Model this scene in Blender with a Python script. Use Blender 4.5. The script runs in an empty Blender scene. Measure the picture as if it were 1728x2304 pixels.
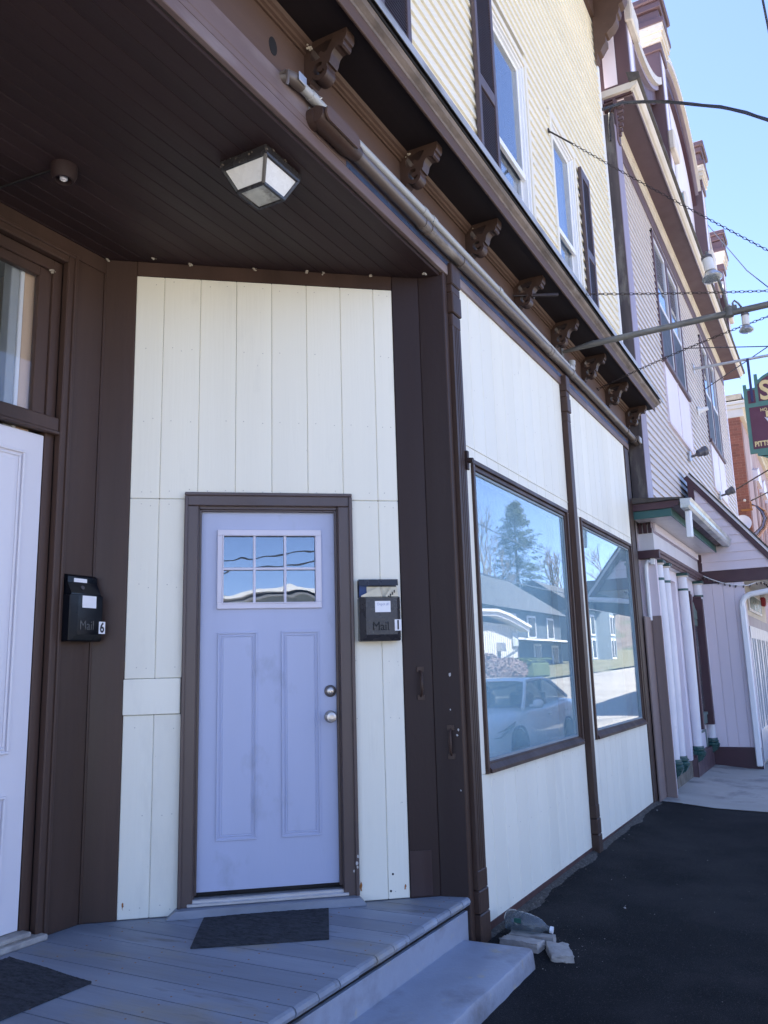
import bpy, bmesh, math, random
from mathutils import Vector, Matrix
rad = math.radians
random.seed(11)
scene = bpy.context.scene
col = scene.collection

# ------------------------------------------------------------------ camera
CAM = Vector((-2.8227, -1.9294, 1.1964))
def camera_axes(yaw, pitch, roll):
    y, p, r = rad(yaw), rad(pitch), rad(roll)
    f = Vector((math.cos(p)*math.cos(y), math.cos(p)*math.sin(y), math.sin(p)))
    s = Vector((math.sin(y), -math.cos(y), 0)); u = s.cross(f)
    return s*math.cos(r)+u*math.sin(r), -s*math.sin(r)+u*math.cos(r), f
_s, _u, _f = camera_axes(28.5751, 11.0246, -1.5941)
cam_data = bpy.data.cameras.new("camera")
cam = bpy.data.objects.new("camera", cam_data); col.objects.link(cam)
cam.matrix_world = Matrix(((_s.x, _u.x, -_f.x, CAM.x), (_s.y, _u.y, -_f.y, CAM.y), (_s.z, _u.z, -_f.z, CAM.z), (0, 0, 0, 1)))
cam_data.sensor_fit = 'VERTICAL'; cam_data.sensor_height = 24.0
cam_data.lens = 24.0*1860.5177/2304.0
cam_data.clip_start = 0.05; cam_data.clip_end = 2000
scene.camera = cam

# ------------------------------------------------------------------ sky, sun, exposure
SUN_EL, SUN_AZ = 60.0, 5.0          # azimuth measured from +Y towards +X: the sun stands behind the buildings
world = bpy.data.worlds.new("World"); scene.world = world; world.use_nodes = True
wn = world.node_tree; wn.nodes.clear()
sky = wn.nodes.new("ShaderNodeTexSky"); sky.sky_type = 'NISHITA'; sky.sun_disc = False
sky.sun_elevation = rad(SUN_EL); sky.sun_rotation = rad(SUN_AZ)
sky.altitude = 100; sky.air_density = 0.5; sky.dust_density = 0.2; sky.ozone_density = 2.2
bg = wn.nodes.new("ShaderNodeBackground"); bg.inputs[1].default_value = 0.135
wo = wn.nodes.new("ShaderNodeOutputWorld")
tint = wn.nodes.new("ShaderNodeVectorMath"); tint.operation = 'MULTIPLY'; tint.inputs[1].default_value = (1.02, .955, 1.0)   # camera white balance: cool, a trace of magenta
wn.links.new(sky.outputs[0], tint.inputs[0]); wn.links.new(tint.outputs[0], bg.inputs[0]); wn.links.new(bg.outputs[0], wo.inputs[0])
sun_data = bpy.data.lights.new("sun", 'SUN'); sun_data.energy = 5.0; sun_data.angle = rad(0.53)
sun_data.color = (1.0, 0.95, 0.87)
sun = bpy.data.objects.new("sun", sun_data); col.objects.link(sun)
_sd = Vector((math.sin(rad(SUN_AZ))*math.cos(rad(SUN_EL)), math.cos(rad(SUN_AZ))*math.cos(rad(SUN_EL)), math.sin(rad(SUN_EL))))
sun.rotation_euler = _sd.to_track_quat('Z', 'Y').to_euler(); sun.location = (0, 20, 30)
vs = scene.view_settings
vs.view_transform = 'Standard'; vs.look = 'None'; vs.gamma = 1.0; vs.exposure = 2.42; vs.use_curve_mapping = False
scene.render.resolution_x = 768; scene.render.resolution_y = 1024
scene.cycles.max_bounces = 8; scene.cycles.diffuse_bounces = 5; scene.cycles.glossy_bounces = 4
scene.cycles.transparent_max_bounces = 16; scene.cycles.use_denoising = True
scene.cycles.caustics_reflective = False; scene.cycles.caustics_refractive = False

# ------------------------------------------------------------------ helpers
ID4 = Matrix.Identity(4)
FR = [ID4]
WORLD_LOC = {}
class frame:
    def __init__(self, m): self.m = m
    def __enter__(self): FR.append(self.m)
    def __exit__(self, *a): FR.pop()

def place(name, me, parent=None, m=None, smooth=None):
    """link a mesh whose vertices are in world space; its origin moves to the base of its bounds"""
    vs_ = me.vertices
    if len(vs_):
        xs = [v.co.x for v in vs_]; ys = [v.co.y for v in vs_]; zs = [v.co.z for v in vs_]
        o = Vector(((min(xs)+max(xs))/2, (min(ys)+max(ys))/2, min(zs)))
    else: o = Vector()
    me.transform(Matrix.Translation(-o))
    ob = bpy.data.objects.new(name, me); col.objects.link(ob)
    put(ob, o, parent)
    if m is not None: me.materials.append(m)
    if smooth is not None:
        me.polygons.foreach_set('use_smooth', [True]*len(me.polygons))
        me.set_sharp_from_angle(angle=rad(smooth))
    return ob

def put(ob, o, parent=None):
    WORLD_LOC[ob.name] = Vector(o)
    if parent is not None:
        ob.parent = parent; ob.location = Vector(o)-WORLD_LOC[parent.name]
    else: ob.location = o

def tag(o, label=None, cat=None, group=None, kind=None):
    if label: o['label'] = label
    if cat: o['category'] = cat
    if group: o['group'] = group
    if kind: o['kind'] = kind
    return o

def thing(name, label, cat, loc=(0, 0, 0), group=None):
    o = bpy.data.objects.new(name, None); col.objects.link(o); o.empty_display_size = .2
    put(o, loc); return tag(o, label, cat, group)

def group_empty(name, parent, loc):
    o = bpy.data.objects.new(name, None); col.objects.link(o); o.empty_display_size = .1
    put(o, loc, parent); return o

def twin(ob, delta, parent=None, name=None):
    """another object that shares the mesh, moved by delta"""
    c = ob.copy(); col.objects.link(c)
    if name: c.name = name
    c.parent = None
    put(c, WORLD_LOC[ob.name]+Vector(delta), parent); return c

class MB:
    def __init__(self): self.v = []; self.f = []
    def add(self, vs_, fs):
        n = len(self.v); self.v += [tuple(a) for a in vs_]; self.f += [tuple(i+n for i in q) for q in fs]; return self
    def box(self, x0, x1, y0, y1, z0, z1, c=0.0):
        if x1 < x0: x0, x1 = x1, x0
        if y1 < y0: y0, y1 = y1, y0
        if z1 < z0: z0, z1 = z1, z0
        if c <= 0:
            return self.add([(x0,y0,z0),(x1,y0,z0),(x1,y1,z0),(x0,y1,z0),(x0,y0,z1),(x1,y0,z1),(x1,y1,z1),(x0,y1,z1)],
                            [(3,2,1,0),(4,5,6,7),(0,1,5,4),(1,2,6,5),(2,3,7,6),(3,0,4,7)])
        c = min(c, (x1-x0)*.45, (y1-y0)*.45, (z1-z0)*.45)
        X, Y, Z = (x0, x1), (y0, y1), (z0, z1); vs_ = []
        def ix(i, j, k, a): return ((i*2+j)*2+k)*3+a
        for i in (0, 1):
            for j in (0, 1):
                for k in (0, 1):
                    p = [X[i], Y[j], Z[k]]; d = [(c, -c)[i], (c, -c)[j], (c, -c)[k]]
                    for a in range(3):   # vert that lies ON the face normal to axis a
                        vs_.append(tuple(p[b] if b == a else p[b]+d[b] for b in range(3)))
        fs = []
        for a in range(3):
            for s in (0, 1):
                o = [(0,0),(1,0),(1,1),(0,1)]; q = []
                for (p, r) in o:
                    t = [0, 0, 0]; t[a] = s; t[(a+1) % 3] = p; t[(a+2) % 3] = r; q.append(ix(*t, a))
                fs.append(tuple(q if s else q[::-1]))
        for a in range(3):
            b, d = (a+1) % 3, (a+2) % 3
            for p in (0, 1):
                for r in (0, 1):
                    t0 = [0,0,0]; t0[a] = 0; t0[b] = p; t0[d] = r; t1 = list(t0); t1[a] = 1
                    fs.append((ix(*t0, b), ix(*t1, b), ix(*t1, d), ix(*t0, d)))
        for i in (0, 1):
            for j in (0, 1):
                for k in (0, 1): fs.append((ix(i,j,k,0), ix(i,j,k,1), ix(i,j,k,2)))
        return self.add(vs_, fs)
    def cyl(self, p0, p1, r0, r1=None, n=12, caps=True):
        r1 = r0 if r1 is None else r1
        p0, p1 = Vector(p0), Vector(p1); d = (p1-p0).normalized()
        a = d.orthogonal().normalized(); b = d.cross(a); vs_ = []; fs = []
        for p, r in ((p0, r0), (p1, r1)):
            for i in range(n):
                t = 2*math.pi*i/n; vs_.append(p+a*(r*math.cos(t))+b*(r*math.sin(t)))
        for i in range(n): j = (i+1) % n; fs.append((i, j, n+j, n+i))
        if caps: fs += [tuple(range(n))[::-1], tuple(range(n, 2*n))]
        return self.add(vs_, fs)
    def tube(self, path, r, n=8, caps=True, flat=1.0):
        path = [Vector(p) for p in path]; vs_ = []; fs = []; a = None
        rr = r if isinstance(r, (list, tuple)) else [r]*len(path)
        for k, p in enumerate(path):
            d = (path[min(k+1, len(path)-1)]-path[max(k-1, 0)]).normalized()
            a = d.orthogonal().normalized() if a is None else (a-d*a.dot(d)).normalized()
            b = d.cross(a)
            for i in range(n):
                t = 2*math.pi*i/n; vs_.append(p+a*(rr[k]*math.cos(t)*flat)+b*(rr[k]*math.sin(t)))
        for k in range(len(path)-1):
            for i in range(n): j = (i+1) % n; fs.append((k*n+i, k*n+j, (k+1)*n+j, (k+1)*n+i))
        if caps: fs += [tuple(range(n))[::-1], tuple(range((len(path)-1)*n, len(path)*n))]
        return self.add(vs_, fs)
    def lathe(self, prof, c, axis=(0, 0, 1), n=16):
        """prof: (radius, height) along axis from c"""
        c = Vector(c); d = Vector(axis).normalized(); a = d.orthogonal().normalized(); b = d.cross(a); vs_ = []; fs = []
        for r, h in prof:
            for i in range(n):
                t = 2*math.pi*i/n; vs_.append(c+d*h+a*(r*math.cos(t))+b*(r*math.sin(t)))
        for k in range(len(prof)-1):
            for i in range(n): j = (i+1) % n; fs.append((k*n+i, k*n+j, (k+1)*n+j, (k+1)*n+i))
        if prof[0][0] > 1e-5: fs.append(tuple(range(n))[::-1])
        if prof[-1][0] > 1e-5: fs.append(tuple(range((len(prof)-1)*n, len(prof)*n)))
        return self.add(vs_, fs)
    def prism(self, poly, a0, a1, axis='x'):
        """poly in the other two axes; x:(y,z)  y:(x,z)  z:(x,y)"""
        def P(a, p): return {'x': (a, p[0], p[1]), 'y': (p[0], a, p[1]), 'z': (p[0], p[1], a)}[axis]
        n = len(poly); vs_ = [P(a0, p) for p in poly]+[P(a1, p) for p in poly]
        fs = [tuple(range(n))[::-1], tuple(range(n, 2*n))]+[(i, (i+1) % n, n+(i+1) % n, n+i) for i in range(n)]
        return self.add(vs_, fs)
    def quad(self, a, b, c, d): return self.add([a, b, c, d], [(0, 1, 2, 3)])
    def build(self, name, m, parent=None, smooth=None, recalc=True):
        me = bpy.data.meshes.new(name); F = FR[-1]
        vs_ = self.v if F is ID4 else [F @ Vector(p) for p in self.v]
        me.from_pydata(vs_, [], self.f)
        if recalc:
            b = bmesh.new(); b.from_mesh(me); bmesh.ops.recalc_face_normals(b, faces=b.faces); b.to_mesh(me); b.free()
        me.update()
        return place(name, me, parent, m, smooth)

def box(name, m, parent, x0, x1, y0, y1, z0, z1, c=0.003):
    return MB().box(x0, x1, y0, y1, z0, z1, c).build(name, m, parent, recalc=c > 0)

def shape2d(loops, thick, fn, name, m, parent=None, smooth=None):
    """filled flat outline with holes, extruded; fn maps (a, b, c) to frame coordinates"""
    cu = bpy.data.curves.new(name, 'CURVE'); cu.dimensions = '2D'; cu.fill_mode = 'BOTH'; cu.extrude = thick/2
    for lp in loops:
        sp = cu.splines.new('POLY'); sp.points.add(len(lp)-1); sp.use_cyclic_u = True
        for q, p in zip(sp.points, lp): q.co = (p[0], p[1], 0, 1)
    return from_curve(cu, fn, name, m, parent, smooth)

def from_curve(cu, fn, name, m, parent, smooth=None):
    tmp = bpy.data.objects.new(name+"_tmp", cu); col.objects.link(tmp)
    dg = bpy.context.evaluated_depsgraph_get(); me = bpy.data.meshes.new_from_object(tmp.evaluated_get(dg))
    bpy.data.objects.remove(tmp); bpy.data.curves.remove(cu)
    me.materials.clear(); F = FR[-1]
    for v in me.vertices: v.co = F @ Vector(fn(v.co.x, v.co.y, v.co.z))
    b = bmesh.new(); b.from_mesh(me); bmesh.ops.remove_doubles(b, verts=b.verts, dist=1e-6)
    bmesh.ops.recalc_face_normals(b, faces=b.faces); b.to_mesh(me); b.free()
    return place(name, me, parent, m, smooth)

def text(body, size, thick, fn, name, m, parent, bold=0.0, align='LEFT', sx=1.0):
    cu = bpy.data.curves.new(name, 'FONT'); cu.body = body; cu.size = size; cu.extrude = thick/2; cu.offset = bold; cu.align_x = align
    cu.resolution_u = 4
    return from_curve(cu, lambda a, b, c: fn(a*sx, b, c), name, m, parent)

# ------------------------------------------------------------------ materials
def mat(name, base, rough=.5, var=.12, vs_=2.5, stretch=(1, 1, 1), bump=.15, bs=30, bst=None, metal=0.0, rnd=0.0, spots=(), spec=.5, coat=0.0, rvar=.1, dist=.004, detail=5):
    """painted / natural surface: base colour with large soft variation, fine relief, and optional irregular wear patches.
    spots: (colour, scale, threshold, softness, stretch)"""
    m = bpy.data.materials.new(name); m.use_nodes = True; nt = m.node_tree; nd = nt.nodes; lk = nt.links
    b = nd["Principled BSDF"]
    geo = nd.new("ShaderNodeNewGeometry")
    def mapped(st, sc):
        mp = nd.new("ShaderNodeMapping"); mp.inputs['Scale'].default_value = (st[0]*sc, st[1]*sc, st[2]*sc)
        lk.new(geo.outputs['Position'], mp.inputs['Vector']); return mp.outputs[0]
    def noise(vec, det=4, ro=.55):
        n = nd.new("ShaderNodeTexNoise"); n.inputs['Scale'].default_value = 1; n.inputs['Detail'].default_value = det
        n.inputs['Roughness'].default_value = ro; lk.new(vec, n.inputs['Vector']); return n.outputs['Fac']
    def mrange(x, a, bb, c, d):
        r = nd.new("ShaderNodeMapRange"); r.inputs[1].default_value = a; r.inputs[2].default_value = bb; r.inputs[3].default_value = c; r.inputs[4].default_value = d
        lk.new(x, r.inputs[0]); return r.outputs[0]
    def mul(x, y):
        q = nd.new("ShaderNodeMath"); q.operation = 'MULTIPLY'
        lk.new(x, q.inputs[0])
        if isinstance(y, float): q.inputs[1].default_value = y
        else: lk.new(y, q.inputs[1])
        return q.outputs[0]
    n1 = noise(mapped(stretch, vs_), detail)
    fac = mrange(n1, .25, .75, 1-var, 1+var)
    if rnd > 0:
        oi = nd.new("ShaderNodeObjectInfo"); fac = mul(fac, mrange(oi.outputs['Random'], 0, 1, 1-rnd, 1+rnd))
    vm = nd.new("ShaderNodeVectorMath"); vm.operation = 'SCALE'; vm.inputs[0].default_value = base; lk.new(fac, vm.inputs['Scale'])
    colr = vm.outputs[0]
    for sp in spots:
        c, sc, th, so, st = sp
        k = mrange(noise(mapped(st, sc), 6, .6), th-so, th+so, 0, 1)
        mx = nd.new("ShaderNodeMix"); mx.data_type = 'RGBA'; lk.new(k, mx.inputs[0]); lk.new(colr, mx.inputs[6]); mx.inputs[7].default_value = (*c, 1); colr = mx.outputs[2]
    lk.new(colr, b.inputs['Base Color'])
    lk.new(mrange(noise(mapped(stretch, vs_*1.7)), .25, .75, max(.02, rough-rvar), min(1, rough+rvar)), b.inputs['Roughness'])
    b.inputs['Metallic'].default_value = metal; b.inputs['Specular IOR Level'].default_value = spec
    if coat: b.inputs['Coat Weight'].default_value = coat; b.inputs['Coat Roughness'].default_value = .05
    if bump:
        bp = nd.new("ShaderNodeBump"); bp.inputs['Strength'].default_value = bump; bp.inputs['Distance'].default_value = dist
        lk.new(noise(mapped(bst or stretch, bs), 6), bp.inputs['Height']); lk.new(bp.outputs[0], b.inputs['Normal'])
    return m

def glass(name, tint=(.9, .95, .97), ior=1.9, wav=.02, dirt=0.0, dirtcol=(.5, .55, .58), wsc=2.0):
    m = bpy.data.materials.new(name); m.use_nodes = True; nt = m.node_tree; nd = nt.nodes; lk = nt.links; nd.clear()
    out = nd.new("ShaderNodeOutputMaterial"); fr = nd.new("ShaderNodeFresnel")
    gl = nd.new("ShaderNodeBsdfGlossy"); gl.inputs['Roughness'].default_value = .0; gl.inputs[0].default_value = (.95, .97, 1, 1)
    tr = nd.new("ShaderNodeBsdfTransparent"); tr.inputs[0].default_value = (*tint, 1)
    geo = nd.new("ShaderNodeNewGeometry"); nz = nd.new("ShaderNodeTexNoise"); nz.inputs['Scale'].default_value = wsc
    im = nd.new("ShaderNodeMapRange"); im.inputs[3].default_value = ior; im.inputs[4].default_value = 1/ior; lk.new(geo.outputs['Backfacing'], im.inputs[0]); lk.new(im.outputs[0], fr.inputs[0]); nz.inputs['Detail'].default_value = 1
    lk.new(geo.outputs['Position'], nz.inputs['Vector'])
    bp = nd.new("ShaderNodeBump"); bp.inputs['Strength'].default_value = wav; bp.inputs['Distance'].default_value = .05; lk.new(nz.outputs['Fac'], bp.inputs['Height'])
    lk.new(bp.outputs[0], gl.inputs['Normal']); lk.new(bp.outputs[0], fr.inputs['Normal'])
    body = tr.outputs[0]
    if dirt:
        df = nd.new("ShaderNodeBsdfDiffuse"); df.inputs[0].default_value = (*dirtcol, 1)
        n2 = nd.new("ShaderNodeTexNoise"); n2.inputs['Scale'].default_value = 2.2; n2.inputs['Detail'].default_value = 5; lk.new(geo.outputs['Position'], n2.inputs['Vector'])
        r = nd.new("ShaderNodeMapRange"); r.inputs[1].default_value = .3; r.inputs[2].default_value = .75; r.inputs[3].default_value = dirt*.7; r.inputs[4].default_value = dirt*1.3; lk.new(n2.outputs['Fac'], r.inputs[0])
        ms = nd.new("ShaderNodeMixShader"); lk.new(r.outputs[0], ms.inputs[0]); lk.new(body, ms.inputs[1]); lk.new(df.outputs[0], ms.inputs[2]); body = ms.outputs[0]
    mx = nd.new("ShaderNodeMixShader"); lk.new(fr.outputs[0], mx.inputs[0]); lk.new(body, mx.inputs[1]); lk.new(gl.outputs[0], mx.inputs[2]); lk.new(mx.outputs[0], out.inputs[0])
    return m

V3 = (1, 1, .06)      # vertical grain
H3 = (.06, 1, 1)      # grain along x
M_brown = mat("brown_paint", (.058, .034, .026), .46, .38, 3, V3, .6, 26, (1, 1, .25), spots=[((.30, .27, .26), 9, .77, .015, (1, 1, .5))], spec=.28)
M_casing = mat("casing_paint", (.085, .060, .055), .34, .15, 3, V3, .3, 30, (1, 1, .2), spec=.45)
M_lintel = mat("worn_lintel_paint", (.155, .108, .100), .5, .22, 3, (.25, 1, 1), .35, 30, (.3, 1, 1), spec=.3, spots=[((.25, .20, .19), 3.5, .60, .08, (.25, 1, 1)), ((.40, .36, .35), 14, .755, .015, (.6, 1, 1))])
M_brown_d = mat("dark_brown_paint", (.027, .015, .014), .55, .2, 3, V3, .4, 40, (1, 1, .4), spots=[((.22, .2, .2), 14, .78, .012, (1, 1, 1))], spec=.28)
M_frieze = mat("frieze_paint", (.100, .061, .046), .55, .15, 4, H3, .25, 30, (.3, 1, 1), spots=[((.25, .23, .22), 11, .76, .02, (.5, 1, 1))], spec=.28)
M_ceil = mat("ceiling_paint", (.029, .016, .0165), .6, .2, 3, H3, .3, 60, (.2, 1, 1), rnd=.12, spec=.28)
M_panel = mat("panel_paint", (.80, .775, .66), .55, .06, 2, V3, .30, 60, (1, 1, .05), rnd=.03, spots=[((.70, .68, .585), 2.6, .66, .08, (1, 1, .35)), ((.36, .34, .30), 16, .735, .012, (1, 1, .30)), ((.40, .38, .34), 45, .745, .012, (1, 1, .6))])
M_door = mat("door_paint", (.415, .455, .61), .45, .05, 2.5, (1, 1, .3), .10, 60, (1, 1, .3), spots=[((.33, .36, .47), 5, .66, .08, (1, 1, .6))])
M_wdoor = mat("white_door_paint", (.70, .68, .72), .45, .05, 2, V3, .12, 40, (1, 1, .1))
M_lite = mat("lite_frame_paint", (.62, .60, .68), .4, .04, 3, (1, 1, 1), .08, 60)
M_porch = mat("porch_paint", (.235, .257, .305), .55, .28, 5, (1, .12, 1), .5, 60, (1, .06, 1), rnd=.13,
              spots=[((.30, .255, .185), 2.6, .61, .085, (1, .5, 1)), ((.13, .12, .12), 7, .64, .05, (1, .2, 1)), ((.10, .09, .08), 30, .80, .02, (1, 1, 1))])
M_step = mat("step_paint", (.30, .325, .39), .5, .14, 3, (1, 1, 1), .35, 55, spots=[((.40, .36, .30), 9, .655, .04, (1, 1, 1)), ((.17, .17, .19), 3, .60, .10, (1, 1, 1)), ((.50, .50, .50), 40, .74, .02, (1, 1, 1))])
M_mat = mat("doormat_fibre", (.034, .035, .040), .95, .75, 60, (1, .35, 1), 1.0, 260, dist=.006)
M_asphalt = mat("asphalt", (.0150, .0148, .0160), .92, .25, 1.3, (1, 1, 1), .9, 190, dist=.006, spec=.10, spots=[((.027, .026, .026), 1.3, .57, .10, (1, 1, 1)), ((.052, .050, .048), 120, .615, .03, (1, 1, 1)), ((.006, .006, .007), 90, .64, .04, (1, 1, 1))])
M_road = mat("road_asphalt", (.25, .232, .205), .9, .2, .6, (1, 1, 1), .5, 60, dist=.006, spots=[((.27, .255, .23), .5, .58, .08, (1, .3, 1))])
M_conc = mat("concrete", (.37, .345, .305), .85, .15, 1.6, (1, 1, 1), .4, 70, spots=[((.20, .19, .18), 2.4, .62, .08, (1, 1, 1))])
M_stone = mat("broken_concrete", (.36, .33, .30), .95, .28, 14, (1, 1, 1), 1.0, 45, dist=.006)
M_yellow = mat("cream_vinyl", (.79, .735, .595), .45, .05, 2, H3, .08, 60, (.1, 1, 1), rnd=.02)
M_yellowtrim = mat("cream_vinyl_trim", (.76, .70, .56), .45, .03, 2, V3, .05, 60)
M_white = mat("white_vinyl", (.80, .80, .80), .4, .04, 3, V3, .05, 60)
M_shutter = mat("brown_shutter", (.085, .058, .058), .45, .1, 3, V3, .1, 60)
M_flash = mat("roof_flashing", (.42, .42, .43), .5, .2, 4, H3, .2, 40, metal=.3, spots=[((.2, .19, .17), 5, .6, .08, (.3, 1, 1))])
M_crown = mat("stained_crown", (.20, .16, .135), .7, .25, 5, (.6, 1, 1), .6, 40, (.5, 1, 1), spots=[((.09, .07, .06), 6, .55, .1, (.5, 1, 1)), ((.34, .32, .30), 4, .68, .05, (.5, 1, 1))])
M_dark = mat("shadow_gap", (.008, .007, .008), .9, .1, 3, bump=0)
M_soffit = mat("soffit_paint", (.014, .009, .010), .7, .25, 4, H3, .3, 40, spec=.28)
M_blue = mat("dark_blue_strip", (.045, .075, .16), .35, .3, 20, (.6, 1, 1), .5, 80)
M_pvc = mat("grey_pvc", (.40, .40, .385), .4, .12, 5, H3, .1, 60, spots=[((.26, .24, .21), 30, .68, .04, (1, 1, 1))])
M_pipebrown = mat("painted_conduit", (.125, .100, .085), .38, .2, 6, H3, .2, 50, spots=[((.30, .27, .24), 5, .66, .06, (.3, 1, 1))])
M_galv = mat("galvanised", (.50, .51, .53), .35, .18, 8, V3, .15, 40, metal=.7)
M_steel = mat("satin_nickel", (.50, .46, .42), .36, .05, 10, bump=0, metal=.75)
M_steel_d = mat("dark_bronze", (.12, .105, .105), .45, .05, 10, bump=0, metal=.5)
M_blk = mat("black_enamel", (.004, .005, .008), .16, .1, 4, bump=.02, bs=30, spec=.2)
M_blk2 = mat("weathered_black_enamel", (.030, .028, .030), .28, .15, 6, bump=.08, bs=60)
M_chip = mat("bare_primer", (.46, .44, .42), .7, .2, 30, bump=0)
M_paper = mat("white_label", (.80, .79, .80), .7, .03, 10, bump=0)
M_news = mat("newsprint", (.62, .56, .42), .85, .1, 12, bump=.3, bs=60)
M_ink = mat("black_ink", (.006, .006, .008), .6, .02, 5, bump=0)
M_inkfade = mat("faded_ink", (.30, .33, .48), .7, .05, 30, bump=0)
M_bluepaper = mat("blue_card", (.02, .05, .16), .6, .05, 10, bump=0)
M_frost = mat("frosted_lamp_glass", (.74, .74, .72), .25, .08, 12, bump=.05, bs=20)
M_frostdirt = mat("dirty_lamp_glass", (.55, .55, .48), .35, .25, 14, bump=.05, bs=20, spots=[((.22, .19, .14), 16, .6, .1, (1, 1, 1))])
M_cobweb = mat("cobweb", (.13, .11, .09), .95, .4, 60, bump=.8, bs=200)
M_rust = mat("rust", (.33, .13, .035), .9, .3, 60, bump=.3, bs=200)
M_wood = mat("bare_wood", (.62, .43, .28), .7, .15, 6, V3, .2, 30)
M_greypaint = mat("grey_interior_paint", (.33, .35, .35), .6, .08, 4, bump=.1)
M_room = mat("dim_interior", (.030, .032, .036), .8, .4, 2.5, bump=0)
M_shade = mat("window_shade_cloth", (.32, .50, .56), .9, .08, 1.2, V3, .1, 20)
M_found = mat("red_foundation", (.065, .026, .022), .85, .3, 8, (1, 1, 1), .6, 50)
M_weath = mat("weathered_board", (.085, .070, .072), .75, .35, 7, (1, 1, .12), .6, 40, (1, 1, .08), spots=[((.16, .145, .13), 8, .6, .07, (1, 1, .3))])
M_fence = mat("brown_fence_board", (.205, .150, .135), .65, .18, 5, V3, .4, 50, (1, 1, .08), rnd=.06)
M_glassbig = glass("shop_glass", (.90, .95, .97), 1.70, .010, .31, (.46, .68, .76), 1.3)
M_glassdoor = glass("door_lite_glass", (.55, .65, .72), 2.15, .009, .05, (.3, .45, .6), 6.0)
M_glassup = glass("upper_window_glass", (.75, .8, .85), 2.4, .01, .04)
M_glasstr = glass("transom_glass", (.97, .98, .99), 1.45, .01, .02)

M_nail = mat("painted_nail", (.46, .44, .39), .6, .2, 40, bump=0)
# ================================================================== the ground
def zg(x, y):
    """height of the footway in front of the houses"""
    a = -.207-.0085*max(0, 6.5-x) if x > -6 else -.313
    return a+(.10*max(y, -.6)+.02*min(0, y+.6) if y < 0 else 0)
def sheet(name, m, xs, ys, fz, label, cat, kind='structure'):
    b = MB(); n = len(ys)
    b.add([(x, y, fz(x, y)) for x in xs for y in ys], [(i*n+j, i*n+j+1, (i+1)*n+j+1, (i+1)*n+j) for i in range(len(xs)-1) for j in range(n-1)])
    b.f = [q[::-1] for q in b.f]
    return tag(b.build(name, m, None, smooth=40, recalc=False), label, cat, None, kind)
def span(a, b, n): return [a+(b-a)*i/n for i in range(n+1)]
KERB = -2.55
sheet("sidewalk", M_asphalt, span(-3.4, 6.62, 70), span(KERB, .05, 16), lambda x, y: zg(x, y)+random.uniform(-.003, .003), "fresh black asphalt footway along the shop front", "sidewalk")
sheet("pavement", M_conc, span(-40, -3.4, 20), span(KERB, 12, 12), lambda x, y: zg(-3.4, min(y, 0))+.004, "pale concrete ground added out of view beside the shop to bounce sunlight", "pavement")  # unseen pale concrete, added to bounce sunlight into the recess
sheet("pavement", M_conc, span(6.62, 70, 40), span(KERB, .1, 8), lambda x, y: zg(min(x, 6.6), y)+.006+random.uniform(-.001, .001), "pale concrete footway in front of the lilac theatre", "pavement")
b = MB()
for i in range(40):
    x0 = -14+i*2.1; b.box(x0, x0+2.09, KERB-.16, KERB, -.55, -.262 if x0 > 6 else zg(x0+1, KERB)-.0, .012)
tag(b.build("kerb", M_conc), "concrete kerb between footway and road", "kerb", None, 'structure')
ROAD = -.40
def zr(x, y): return ROAD+.042*max(0, min(x, 40)-16)+.024*max(0, x-40)
sheet("road", M_road, span(-70, 170, 90), span(-12.0, KERB-.16, 8), lambda x, y: zr(x, y), "sunlit grey road rising away behind the parked car", "road")
M_grass = mat("spring_grass", (.10, .105, .045), .95, .35, 1.5, bump=.8, bs=30, dist=.02, spots=[((.17, .15, .09), 1.2, .52, .1, (1, 1, 1))])
M_earth = mat("far_ground", (.15, .145, .08), .95, .3, .3, bump=.4, bs=10)
sheet("terrain", M_earth, span(-900, 900, 60), span(-900, 900, 60), lambda x, y: -.62 if abs(x) < 80 and abs(y) < 40 else -.62, "grassy land stretching to the horizon", "terrain")
sheet("bounce_ground", mat("pale_bounce_gravel", (.40, .37, .32), .95, .2, 1, bump=.6, bs=30, dist=.01), span(-70, 28, 40), span(-60, -12.004, 12), lambda x, y: zr(x, y)+.012, "pale gravel ground added across the road to bounce sunlight", "bounce ground")  # unseen gravel put in to throw warm sunlight back at the recess
sheet("lawn", M_grass, span(28.004, 170, 60), span(-60, -12.004, 12), lambda x, y: zr(x, y)+.10+max(0, -y-14)*.03, "patchy spring lawn across the road", "lawn")
M_wood_far = mat("far_bare_woods", (.13, .105, .085), .95, .45, .35, (1, 1, .4), .8, 1.2, dist=.4, spots=[((.07, .085, .045), .12, .58, .05, (1, 1, 1))])
rh = random.Random(2); b = MB(); N_ = 150
def ridge_z(x, y): return 2+20*math.exp(-((math.hypot(x-40, y+20)-190)/60)**2)
pts = []
for i in range(N_+1):
    a_ = rad(-150+210*i/N_)
    for r_, z_ in ((110, 1.0), (135, 9), (150, 17), (165, 24), (185, 30), (260, 33)):
        pts.append((20+math.cos(a_)*r_*1.25, -8+math.sin(a_)*r_, z_*.62+(rh.uniform(-1.6, 1.6) if z_ > 2 else 0)+2.0*math.sin(a_*7)*(z_ > 2)))
b.add(pts, [(i*6+j, (i+1)*6+j, (i+1)*6+j+1, i*6+j+1) for i in range(N_) for j in range(5)])
tag(b.build("hill", M_wood_far, smooth=60), "bare wooded hillside closing the end of the street", "hill", None, 'structure')

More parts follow.
